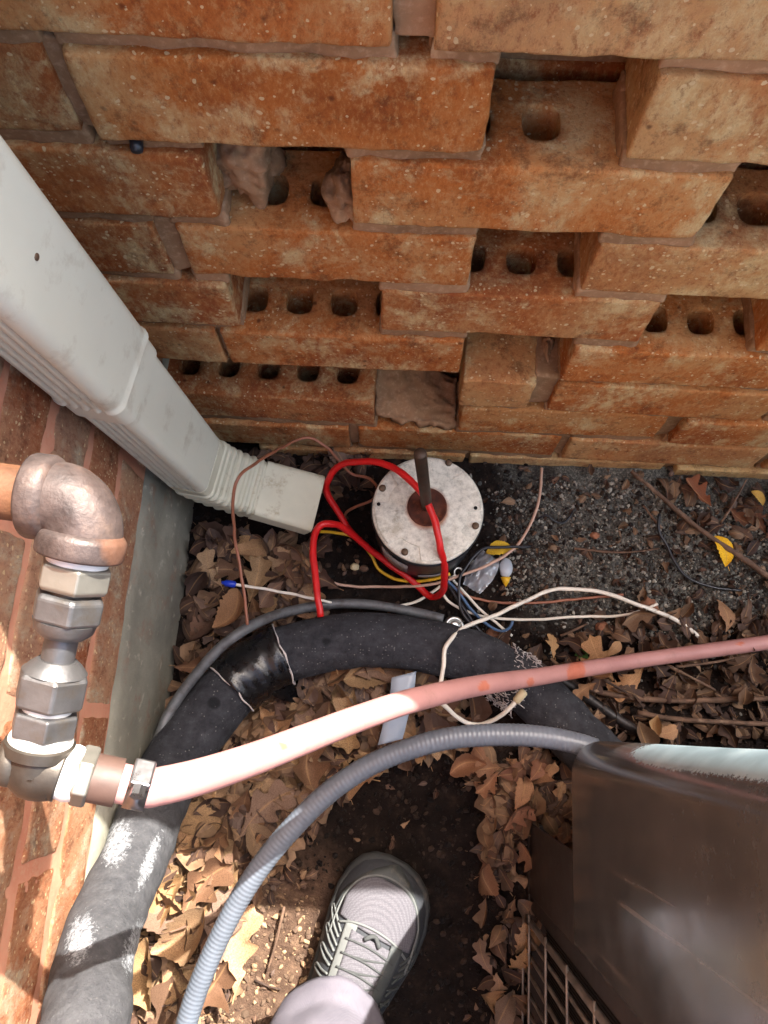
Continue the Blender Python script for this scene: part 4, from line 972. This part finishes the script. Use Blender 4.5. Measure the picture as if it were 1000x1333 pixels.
for k in range(4):
    t0 = 0.57 + k * 0.045
    shoe_line('lace', [(t0, h2 - .52), (t0 + .008, h2 - .25), (t0 + .012, h2), (t0 + .008, h2 + .25), (t0, h2 + .52)], 0.0012, MAT['lace'], 0.004)
    if k < 3: shoe_line('lace', [(t0, h2 - .5), (t0 + .02, h2), (t0 + .045, h2 + .5)], 0.0012, MAT['lace'], 0.0035)
shoe_line('pull_loop', [(0.735, h2 - .12), (0.76, h2), (0.735, h2 + .12)], 0.0024, MAT['lace'], 0.006)
# trouser leg
g = Geo()
hem = onz(428, 1352, .115)
cpt = [hem, hem + V([-0.012, -0.03, .09]), hem + V([-0.03, -0.075, .24]), hem + V([-0.045, -0.12, .38]), hem + V([-0.05, -0.2, .6]), hem + V([-0.05, -0.25, .8])]
rads = [0.055, 0.058, 0.068, 0.076, 0.088, 0.095]
Pc = spline(cpt, 0.008); npc = len(Pc); sg = 40; v = []; f = []
for i, c in enumerate(Pc):
    t = i / (npc - 1); r = float(np.interp(t * 5, range(6), rads))
    tl = V([0.1, 0.2, 1.0])
    for k in range(sg):
        a = 2 * math.pi * k / sg
        d = ax * math.cos(a) * 1.12 + sx * math.sin(a)
        rr = r * (1 + 0.07 * nz((math.cos(a) * 1.5, math.sin(a) * 1.5, c[2] * 16 + a), 1.0, 2) + 0.06 * nz((math.cos(a) * 3, math.sin(a) * 3, c[2] * 40), 1.0, 4) * math.exp(-t * 4))
        drop = (0.028 * math.cos(a) + 0.004 * nz((math.cos(a) * 2, math.sin(a) * 2, 0), 1, 9)) * max(0, 1 - i / 6.0)
        v.append(c + d * rr + upz * drop - heel)
for i in range(npc - 1):
    for k in range(sg): a, b = i * sg + k, i * sg + (k + 1) % sg; f.append((a, b, b + sg, a + sg))
f.append(tuple((npc - 1) * sg + k for k in range(sg)))
leg = obj('trouser_leg', mesh('trouser_leg', v, f, MAT['trouser']), person); s = leg.modifiers.new('t', 'SOLIDIFY'); s.thickness = 0.002; s.offset = -1
hr = [V(v[3 * sg + k]) + (ax * math.cos(2 * math.pi * k / sg) + sx * math.sin(2 * math.pi * k / sg)) * 0.0004 for k in range(sg)] ; hr.append(hr[0])
obj('hem_seam', mesh('hem_seam', *tb(hr, 0.0009, 6, caps=False)[:2], MAT['trouser']), leg)
obj('ankle', mesh('ankle', *tb([hem - heel + V([0.0, 0.005, -0.06]), hem - heel + V([-.004, -.008, 0.0]), hem - heel + V([-0.015, -0.03, .15])], 0.036, 20)[:2], MAT['shoe_side']), person)

# ---------------------------------------------------------------- leaves
def oak_leaf(L, n=14, lobes=3, seed=0, curl=0.3, fold=0.25, plain_=False):
    r = random.Random(seed); v = []; f = []; vein = []
    ph = r.uniform(0, 1); cv = curl * r.uniform(0.4, 1.4) * r.choice((-1, 1)); fd = fold * r.uniform(0.3, 1.5); tw = r.uniform(-0.6, 0.6); ss = r.uniform(-0.16, 0.16); torn = r.choice((0.03, 0.05, 0.09, 0.2))
    for i in range(n + 1):
        t = i / n
        env = 0.30 * (math.sin(math.pi * min(1, t * 0.97 + 0.02)) ** 0.75) * (0.6 + 0.55 * t)
        for s_ in (-1, 1):
            lob = 0.5 + 0.5 * math.cos(2 * math.pi * (t * lobes + (0.06 if s_ > 0 else 0) + 0.55))
            w = env * (1 if plain_ else (0.5 + 0.6 * lob ** 0.9)) * (1 + torn * r.uniform(-1, 1))
            w = max(w, 0.012)
            for q in (0.0, 0.5, 1.0) if s_ > 0 else (1.0, 0.5):
                x = s_ * q * w
                shift = (0.10 * q * (lob - 0.2)) if not plain_ else 0
                X = x + ss * math.sin(t * math.pi); Y = t + shift * (1 if t < .9 else 0)
                Z = fd * abs(x) + cv * (t - 0.5) ** 2 + cv * 1.2 * x * x * 3 + tw * x * (t - .5) + 0.035 * math.sin(9 * t + s_ * 2 * q + seed) * q
                v.append((X, Y - 0.5, Z, q))
    # order per ring: right 0,.5,1 after left 1,.5
    out = []; vein = []
    for i in range(n + 1):
        ring = v[i * 5:(i + 1) * 5]
        for k in (0, 1, 2, 3, 4):
            X, Y, Z, q = ring[k]; out.append(V([X, Y, Z]) * L); vein.append(q)
    for i in range(n):
        for k in range(4): a = i * 5 + k; f.append((a, a + 1, a + 6, a + 5))
    b = len(out)   # stalk
    for (yy, w) in ((-0.5, 0.008), (-0.64, 0.007)):
        out += [V([-w, yy, 0.0]) * L, V([w, yy, 0.002]) * L]; vein += [0, 0]
    f.append((b, b + 1, b + 3, b + 2))
    return out, f, vein
# ring order from the loops above is (-1: 1, .5) then (+1: 0, .5, 1)
LEAFCOL = [lin(146, 110, 78), lin(118, 86, 62), lin(166, 130, 92), lin(104, 78, 60), lin(160, 130, 98), lin(90, 68, 56), lin(130, 106, 88)]
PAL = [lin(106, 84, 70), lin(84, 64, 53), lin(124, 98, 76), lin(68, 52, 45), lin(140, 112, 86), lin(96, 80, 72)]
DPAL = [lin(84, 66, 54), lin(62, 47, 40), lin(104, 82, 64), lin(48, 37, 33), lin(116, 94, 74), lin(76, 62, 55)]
def rot_rand(tilt):
    return Matrix.Rotation(rng.uniform(0, 2 * math.pi), 3, 'Z') @ Matrix.Rotation(rng.gauss(0, tilt), 3, 'X') @ Matrix.Rotation(rng.gauss(0, tilt), 3, 'Y')
def inpoly(x, y, poly):
    c = False; j = len(poly) - 1
    for i in range(len(poly)):
        if (poly[i][1] > y) != (poly[j][1] > y) and x < (poly[j][0] - poly[i][0]) * (y - poly[i][1]) / (poly[j][1] - poly[i][1]) + poly[i][0]: c = not c
        j = i
    return c
def sample(poly):
    xs_ = [p[0] for p in poly]; ys_ = [p[1] for p in poly]
    while True:
        x, y = rng.uniform(min(xs_), max(xs_)), rng.uniform(min(ys_), max(ys_))
        if inpoly(x, y, poly): return x, y
Z_pocket = [(250, 690), (420, 700), (430, 800), (330, 830), (250, 900), (215, 960), (235, 780)]
Z_left = [(340, 880), (470, 860), (560, 890), (620, 920), (590, 970), (480, 1000), (400, 1070), (330, 1160), (250, 1333), (110, 1420), (150, 1250), (215, 1060), (290, 950)]
Z_mid = [(430, 1010), (400, 1150), (330, 1200), (300, 1333), (230, 1400), (260, 1250), (350, 1110)]
Z_unit = [(590, 980), (740, 985), (760, 1100), (690, 1140), (640, 1150), (615, 1100), (650, 1060)]
Z_grille = [(630, 1180), (690, 1160), (690, 1400), (640, 1400)]
Z_right = [(690, 840), (760, 800), (1040, 790), (1040, 960), (760, 965), (690, 900)]
Z_wall = [(850, 625), (1040, 630), (1040, 800), (960, 740), (880, 680)]
Z_behind = [(330, 590), (480, 590), (490, 640), (430, 640), (330, 600)]
Z_under = [(620, 820), (700, 850), (760, 900), (840, 960), (720, 960), (640, 880)]
litter = Geo(); pool = [oak_leaf(1, 9, rng.choice((2, 3)), s, 0.9, 0.6, s % 5 < 3) for s in range(30)]
def drop(poly, n, s0, s1, zmax, tilt, pal):
    for _ in range(n):
        x, y = sample(poly); z = rng.uniform(0.002, zmax); q = onz(x, y, z)
        if q[0] < HX + 0.012: continue
        vv, ff, ve = rng.choice(pool); R3 = rot_rand(tilt); s_ = rng.uniform(s0, s1)
        A = np.array(R3) * s_
        col = rng.choice(pal); k = rng.uniform(0.7, 1.25); col = (col[0] * k, col[1] * k, col[2] * k, 1)
        pts_ = [A @ w + q for w in vv]
        mz = min(w[2] for w in pts_)
        lift = max(0, 0.001 - mz) * 0.7
        litter.add([w + V([0, 0, lift]) for w in pts_], ff, col=[col] * len(vv), vein=ve)
drop(Z_pocket, 130, .018, .05, .016, .35, PAL); drop(Z_left, 620, .016, .055, .02, .33, PAL + [lin(150, 122, 92), lin(132, 108, 86)]); drop(Z_mid, 60, .008, .025, .008, .3, PAL)
drop(Z_unit, 110, .018, .045, .02, .45, PAL); drop(Z_grille, 26, .018, .04, .014, .4, PAL)
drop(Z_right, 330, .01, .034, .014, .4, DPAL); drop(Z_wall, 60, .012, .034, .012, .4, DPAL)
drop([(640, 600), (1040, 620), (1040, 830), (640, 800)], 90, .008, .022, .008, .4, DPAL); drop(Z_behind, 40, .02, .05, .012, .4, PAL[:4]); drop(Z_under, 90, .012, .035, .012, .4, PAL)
drop([(200, 560), (1040, 600), (1040, 1400), (100, 1400)], 260, .006, .014, .006, .4, PAL)
lo = stuff(obj('leaf_litter', litter.mesh('leaf_litter', MAT['litter'], False)))
lo['label'] = 'matted brown dead leaf litter covering the soil'; lo['category'] = 'leaf litter'
# single leaves that can be told apart
leaf_meshes = []
for s in range(18):
    vv, ff, ve = oak_leaf(1.0, 24, 3 if s % 3 else 2, 100 + s, 0.35 if s in (1, 2, 4) else 0.9, 0.3 if s in (1, 2, 4) else 0.6, s % 5 in (0, 3))
    leaf_meshes.append(mesh('oak_leaf', vv, ff, MAT['leaf'], True, {'vein': ve}))
def tint(col, a, b):
    k = rng.uniform(a, b); return (min(1, col[0] * k), min(1, col[1] * k * rng.uniform(.96, 1.03)), min(1, col[2] * k * rng.uniform(.94, 1.06)), 1)
def leaf(px, py, size, rz, label, group, col, z=0.014, tx=0.0, ty=0.0, which=None, name='oak_leaf'):
    q = onz(px, py, z)
    o = obj(name, leaf_meshes[which if which is not None else rng.randrange(18)], None, q, tint(col, .82, 1.18))
    o.scale = (size,) * 3; o.rotation_euler = (tx, ty, rz)
    return tag(o, label, 'leaf', group)
MARKS = [(330, 860, 'by the black tape wrap'), (420, 870, 'under the foam pipe bend'), (300, 980, 'beside the pink hose start'), (450, 945, 'below the middle of the pink hose'), (520, 930, 'next to the pale plastic strip'), (560, 950, 'where hose and conduit run close'), (400, 1060, 'against the grey conduit'), (330, 1130, 'at the shadow edge by conduit'), (250, 1100, 'beside the rising foam pipe'), (215, 1220, 'in the sun by the flaking foam pipe'), (190, 1310, 'in the hose shadow by foam pipe'), (270, 1300, 'in the sun by the conduit'), (250, 720, 'against the concrete footing'), (330, 720, 'under the downspout elbow'), (390, 730, 'under the downspout outlet'), (280, 800, 'beside the thin grey tube'), (610, 1000, 'just below the conduit'), (650, 1070, 'on bare soil facing the unit'), (710, 1030, 'under the unit corner'), (710, 1110, 'against the unit lower plate'), (660, 1250, 'beside the wire guard'), (660, 1340, 'low along the wire guard'), (780, 830, 'above the pink hose by the weed'), (860, 850, 'close above the pink hose'), (950, 820, 'at the gravel edge above hose'), (780, 920, 'beside the dark tube'), (850, 900, 'between hose and reddish stick'), (950, 880, 'under the far end of the hose'), (880, 945, 'between the tan stick and the unit'), (960, 930, 'between the two long sticks'), (900, 660, 'by the long stick at the wall'), (990, 690, 'beyond the long stick'), (440, 890, 'on the forked twig')]
def look(col):
    r_, g_, b_ = [c ** (1 / 2.2) * 255 for c in col[:3]]; lum = .3 * r_ + .6 * g_ + .1 * b_
    return 'pale tan' if lum > 128 else 'tan' if lum > 112 else 'light brown' if lum > 98 else 'brown' if lum > 84 else 'dark brown'
def where(x, y): return min(MARKS, key=lambda q: (q[0] - x) ** 2 + (q[1] - y) ** 2)[2]
USED = set()
def scatter(poly, n, s0, s1, label, group, cols, z0=.012, z1=.026, tilt=.3):
    for _ in range(n):
        x, y = sample(poly); q = onz(x, y, 0.01)
        if q[0] < HX + 0.03: continue
        sz, tx, ty = rng.uniform(s0, s1), rng.gauss(0, tilt), rng.gauss(0, tilt)
        o = leaf(x, y, sz, rng.uniform(0, 6.28), label, group, rng.choice(cols), rng.uniform(z0, z1), tx, ty)
        o['label'] = ('large ' if sz > s0 + .62 * (s1 - s0) else 'small ' if sz < s0 + .3 * (s1 - s0) else 'medium ') + look(o.color) + (' tilted' if abs(tx) + abs(ty) > .42 else ' flat') + ' dead leaf ' + where(x, y)
        if o['label'] in USED: o['label'] = o['label'].replace('dead leaf', 'leaf') + ', tip toward ' + ('wall', 'house', 'shoe', 'unit')[int(((o.rotation_euler[2] + .785) % 6.283) / 1.5708)]
        USED.add(o['label'])
scatter(Z_pocket, 26, .04, .065, 'dry brown oak leaf in the pocket between downspout outlet and concrete footing', 'leaves below the downspout', LEAFCOL)
scatter(Z_left, 100, .045, .085, 'dry tan oak leaf between the foam pipe and the grey conduit', 'leaves inside the foam pipe bend', LEAFCOL + [lin(176, 144, 104), lin(164, 134, 100), lin(150, 124, 98)], tilt=.22)
scatter(Z_unit, 17, .032, .05, 'curled orange brown oak leaf at the foot of the condenser unit', 'leaves in front of the condenser', [lin(140, 100, 74), lin(128, 92, 68), lin(152, 114, 86), lin(116, 80, 60)], .014, .03, .35)
scatter(Z_grille, 8, .035, .055, 'brown leaf lying along the wire guard of the unit', 'leaves beside the guard', LEAFCOL)
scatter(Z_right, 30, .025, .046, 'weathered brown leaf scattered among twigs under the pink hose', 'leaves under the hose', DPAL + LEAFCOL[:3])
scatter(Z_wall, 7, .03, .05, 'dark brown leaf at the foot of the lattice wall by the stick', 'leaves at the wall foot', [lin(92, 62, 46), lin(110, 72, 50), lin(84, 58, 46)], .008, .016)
leaf(318, 1232, .092, -0.12, 'sunlit tan oak leaf with deep lobes lying flat beside the conduit', None, lin(178, 142, 102), .012, 0, 0.05, 1)
leaf(785, 855, .062, 0.5, 'tan pointed oak leaf half hidden by the pink hose', None, lin(168, 128, 84), .02, .05, .1, 2)
leaf(815, 885, .06, 2.2, 'flat tan oak leaf under the lower edge of the pink hose', None, lin(164, 124, 82), .018, .1, 0, 4)
def small_leaf(px, py, size, rz, label, col, z=.016): return leaf(px, py, size, rz, label, None, col, z, .15, .1, 5, 'yellow_leaf')
small_leaf(941, 717, .042, 0.35, 'bright yellow leaf tucked beside the long stick on gravel', lin(236, 186, 30))
small_leaf(652, 716, .036, 1.75, 'yellow leaf lying against the motor behind the clear wrapper', lin(232, 190, 52), .02)
small_leaf(988, 648, .024, 0.7, 'pale yellow leaf near the wall foot by a small twig', lin(206, 170, 80), .012)
leaf(905, 642, .05, 0.9, 'reddish brown leaf leaning by the wall foot next to the stick', None, lin(126, 72, 46), .016, .3, .2, 11)
# oak leaf stuck in a core hole
q = ony(315, 494, WY + 0.03); o = obj('fallen_leaf', leaf_meshes[5], None, (q[0], q[1] + .004, q[2] - .004), lin(150, 140, 70)); o.scale = (.03,) * 3; o.rotation_euler = (.9, .2, -.4); tag(o, 'small olive leaf caught in a core hole of the lowest cored brick', 'leaf')

# ---------------------------------------------------------------- gravel, crumbs, chips, twigs
def pebble_unit(seed):
    r = random.Random(seed); t = (1 + 5 ** .5) / 2
    iv = [(-1, t, 0), (1, t, 0), (-1, -t, 0), (1, -t, 0), (0, -1, t), (0, 1, t), (0, -1, -t), (0, 1, -t), (t, 0, -1), (t, 0, 1), (-t, 0, -1), (-t, 0, 1)]
    fi = [(0, 11, 5), (0, 5, 1), (0, 1, 7), (0, 7, 10), (0, 10, 11), (1, 5, 9), (5, 11, 4), (11, 10, 2), (10, 7, 6), (7, 1, 8), (3, 9, 4), (3, 4, 2), (3, 2, 6), (3, 6, 8), (3, 8, 9), (4, 9, 5), (2, 4, 11), (6, 2, 10), (8, 6, 7), (9, 8, 1)]
    return [V(p) / 1.9 * r.uniform(0.75, 1.25) for p in iv], fi
pu = [pebble_unit(i) for i in range(12)]
grav = Geo()
GC = [lin(104, 104, 97), lin(124, 121, 113), lin(80, 79, 75), lin(150, 146, 134), lin(104, 92, 80), lin(60, 58, 56), lin(84, 85, 82)]
def pebbles(geo, poly, n, s0, s1, cols):
    for _ in range(n):
        x, y = sample(poly); q = onz(x, y, 0); s_ = s0 + (s1 - s0) * rng.random() ** 3
        vv, ff = rng.choice(pu); A = np.array(rot_rand(1.5)) * s_ * V([1, rng.uniform(.6, 1), rng.uniform(.45, .8)])
        col = rng.choice(cols); k = rng.uniform(.75, 1.2)
        zz = gz(q[0], q[1]) + s_ * 0.15
        geo.add([A @ w + V([q[0], q[1], zz]) for w in vv], ff, col=[(col[0] * k, col[1] * k, col[2] * k, 1)] * 12)
Z_grav = [(640, 640), (700, 625), (850, 625), (1040, 700), (1040, 830), (860, 830), (740, 810), (660, 790)]
pebbles(grav, Z_grav, 8500, .0007, .0036, GC)
pebbles(grav, Z_grav, 1500, .0015, .005, [lin(40, 31, 26), lin(56, 44, 36), lin(30, 24, 21)])
pebbles(grav, [(600, 600), (1040, 620), (1040, 950), (600, 860)], 900, .001, .005, GC)
go = stuff(obj('gravel', grav.mesh('gravel', MAT['pebble'], False))); go['label'] = 'grey sandy gravel spilled along the lattice wall'; go['category'] = 'gravel'
crumb = Geo()
SC = [lin(20, 15, 13), lin(30, 23, 19), lin(42, 32, 26), lin(60, 46, 37), lin(26, 21, 19)]
pebbles(crumb, [(180, 570), (620, 585), (690, 600), (650, 790), (1040, 830), (1040, 1000), (700, 1420), (500, 1420), (500, 1180), (300, 1130), (180, 1130)], 8000, .0012, .0055, SC)
pebbles(crumb, [(290, 1150), (420, 1160), (400, 1420), (240, 1420)], 900, .0012, .0055, [lin(112, 90, 72), lin(140, 114, 88), lin(92, 74, 60), lin(160, 134, 104), lin(100, 80, 66)])
co_ = stuff(obj('soil_crumbs', crumb.mesh('soil_crumbs', MAT['pebble'], False))); co_['label'] = 'dark crumbly soil and bark bits on the ground'; co_['category'] = 'soil'
def chunk(px, py, size, label, sd, mt, cat='brick chip', sc=(1, .8, .6)):
    q = onz(px, py, 0.004); o = lump('brick_chip', (0, 0, 0), V(sc) * size, sd, mt, 14); o.location = q; return tag(o, label, cat)
chunk(845, 788, .012, 'orange brick chip at the end of the white wire', 21, MAT['brick_chip'])
chunk(784, 816, .008, 'small orange brick chip in litter above the pink hose', 22, MAT['brick_chip'])
chunk(642, 826, .010, 'rusty orange chip beside the wire bundle and plug', 23, MAT['brick_chip'])
chunk(775, 697, .006, 'pale orange brick crumb on the open gravel', 24, MAT['brick_chip'])
chunk(462, 738, .006, 'small tan pebble on dark soil left of the motor', 26, MAT['ivory_plastic'], 'pebble')
chunk(474, 740, .006, 'small grey brown pebble beside the tan pebble left of the motor', 27, MAT['twig'], 'pebble')
def twig(label, pts, r, mt='twig', taper=.6, group=None):
    P = spline([onz(*q) for q in pts], 0.006); n = len(P); c = P[n // 2].copy(); c[2] = 0; Lt = sum(np.linalg.norm(P[i + 1] - P[i]) for i in range(n - 1))
    v, f, _, _ = tube([q - c for q in P], lambda L, a: r * (1 - (1 - taper) * L / Lt), 9, jitter=r * .35)
    return tag(obj('twig', mesh('twig', v, f, MAT[mt]), None, c), label, 'twig', group)
twig('long straight brown stick lying from the wall foot across the gravel', [(1010, 757, .016), (960, 722, .016), (910, 688, .018), (860, 646, .02), (822, 613, .02)], .0042)
twig('thin pale twig lying level in the middle of the gravel', [(748, 714, .006), (800, 719, .008), (830, 718, .007), (858, 714, .006)], .0018)
twig('short thin twig pointing at the black wire near the wall', [(862, 688, .01), (850, 674, .012), (838, 658, .01)], .002)
twig('long reddish stick lying under the pink hose beside the unit', [(757, 894, .016), (800, 905, .018), (870, 912, .018), (940, 911, .018), (1020, 908, .016)], .0034, taper=.9)
twig('tan stick lying along the edge of the condenser unit', [(830, 928, .014), (880, 936, .016), (940, 940, .016), (1020, 944, .014)], .0032, taper=.9)
twig('short pale twig slanting out from under the hose', [(868, 866, .016), (900, 882, .018), (931, 898, .016)], .0024)
twig('thin twig lying close under the right end of the hose', [(880, 868, .012), (930, 862, .014), (975, 853, .014)], .002)
twig('brown forked twig inside the bend of the foam pipe', [(396, 872, .014), (418, 895, .018), (445, 917, .02), (490, 918, .02), (540, 909, .016)], .0042)
twig('thin twig standing up by the wall foot near the pale yellow leaf', [(938, 682, .006), (955, 655, .02), (972, 624, .03)], .0016)
twig('dark curled stem lying over leaves between unit and stick', [(782, 884, .02), (806, 896, .024), (826, 908, .022), (838, 922, .016)], .0016, 'twig_dark')
twig('thin brown stem lying on sunlit soil beside the lobed leaf', [(370, 1180, .01), (360, 1225, .01), (348, 1265, .008)], .0018)
twig('short dark twig on sunlit soil near the shoe', [(332, 1276, .006), (350, 1284, .008), (366, 1288, .006)], .0013, 'twig_dark')
twig('thin twig in litter near the brick chip above the hose', [(730, 828, .008), (748, 820, .012), (765, 812, .01)], .0018)

# ---------------------------------------------------------------- small litter objects
def film(name, cx, cy, w, h, z, sd, mt, label, cat, rot=0):
    q = onz(cx, cy, z); v = []; f = []; n = 16
    for i in range(n + 1):
        for j in range(n + 1):
            x, y = (i / n - .5) * w, (j / n - .5) * h
            s_ = 1 - 0.25 * abs(2 * j / n - 1) ** 2 - .12 * nz((i * .3, j * .3, sd), 1)
            zz = 0.012 * (1 - (2 * i / n - 1) ** 2) * (1 - (2 * j / n - 1) ** 2) + 0.006 * nz((i * .35, j * .35, 1), 1, sd) + .004 * nz((i * .9, j * .9, 1), 1, sd)
            v.append(V([x * s_ * math.cos(rot) - y * math.sin(rot), x * s_ * math.sin(rot) + y * math.cos(rot), zz]))
    for i in range(n):
        for j in range(n): a = i * (n + 1) + j; f.append((a, a + 1, a + n + 2, a + n + 1))
    return tag(obj(name, mesh(name, v, f, mt), None, q), label, cat)
film('plastic_wrapper', 627, 745, .034, .052, .008, 4, MAT['film'], 'crumpled clear plastic wrapper beside the motor', 'wrapper', -.5)
q = onz(659, 743, .012); pc = thing('plastic_stopper', 'small frosted plastic cap with yellow tip lying on gravel near the motor', 'plastic cap', (q[0], q[1], .004))
lump_ = lambda nm, c, sz, sd, mt, par: lump(nm, c, sz, sd, mt, 18, par, .06)
lump_('dome', (0, .004, .006), (.0085, .0135, .0055), 31, MAT['frosted'], pc)
obj('tip', mesh('tip', *lathe([(0, .0065), (.006, .0042), (.012, .0008)], (0, -.008, .005), (0.02, -1, -.1), 16), MAT['yellow_wire']), pc)
# pale tag under the hose
tq = [onz(526, 878, .05), onz(523, 905, .05), onz(516, 935, .045), onz(508, 966, .04)]; tp = spline(tq, .004); v = []; f = []
for i, q in enumerate(tp):
    for k in range(4): v.append(q + V([(k / 3 - .5) * .029, 0.003 * (k - 1.5), .0012 * math.sin(k * 2 + i)]) - tp[0])
for i in range(len(tp) - 1):
    for k in range(3): a = i * 4 + k; f.append((a, a + 1, a + 5, a + 4))
o = tag(obj('plastic_tag', mesh('plastic_tag', v, f, MAT['tag']), None, tp[0]), 'pale blue white plastic strip passing under the pink hose', 'tag'); s = o.modifiers.new('t', 'SOLIDIFY'); s.thickness = .0006
# black stub in the mortar joint of the lattice wall
q = ony(176, 190, WY); st = tag(obj('cable_stub', mesh('cable_stub', *lathe([(-.02, .0045), (.004, .0045), (.007, .0038), (.0078, .002)], (0, 0, 0), (0.15, -1, -.35), 14), MAT['black_wire']), None, (q[0], WY + .004, q[2])), 'short black cable stub poking out of the mortar joint', 'cable')
# small green weed
wd_ = Geo(); q = onz(757, 849, .002)
for k in range(7):
    a = k * .9; d = V([math.cos(a), math.sin(a), .7]) * .012; n_ = V([-math.sin(a), math.cos(a), 0]) * .0035
    wd_.add([V([0, 0, 0]), d * .5 + n_, d, d * .5 - n_], [(0, 1, 2, 3)])
tag(obj('weed', wd_.mesh('weed', MAT['green']), None, q), 'tiny green weed sprouting in leaf litter above the hose', 'weed')
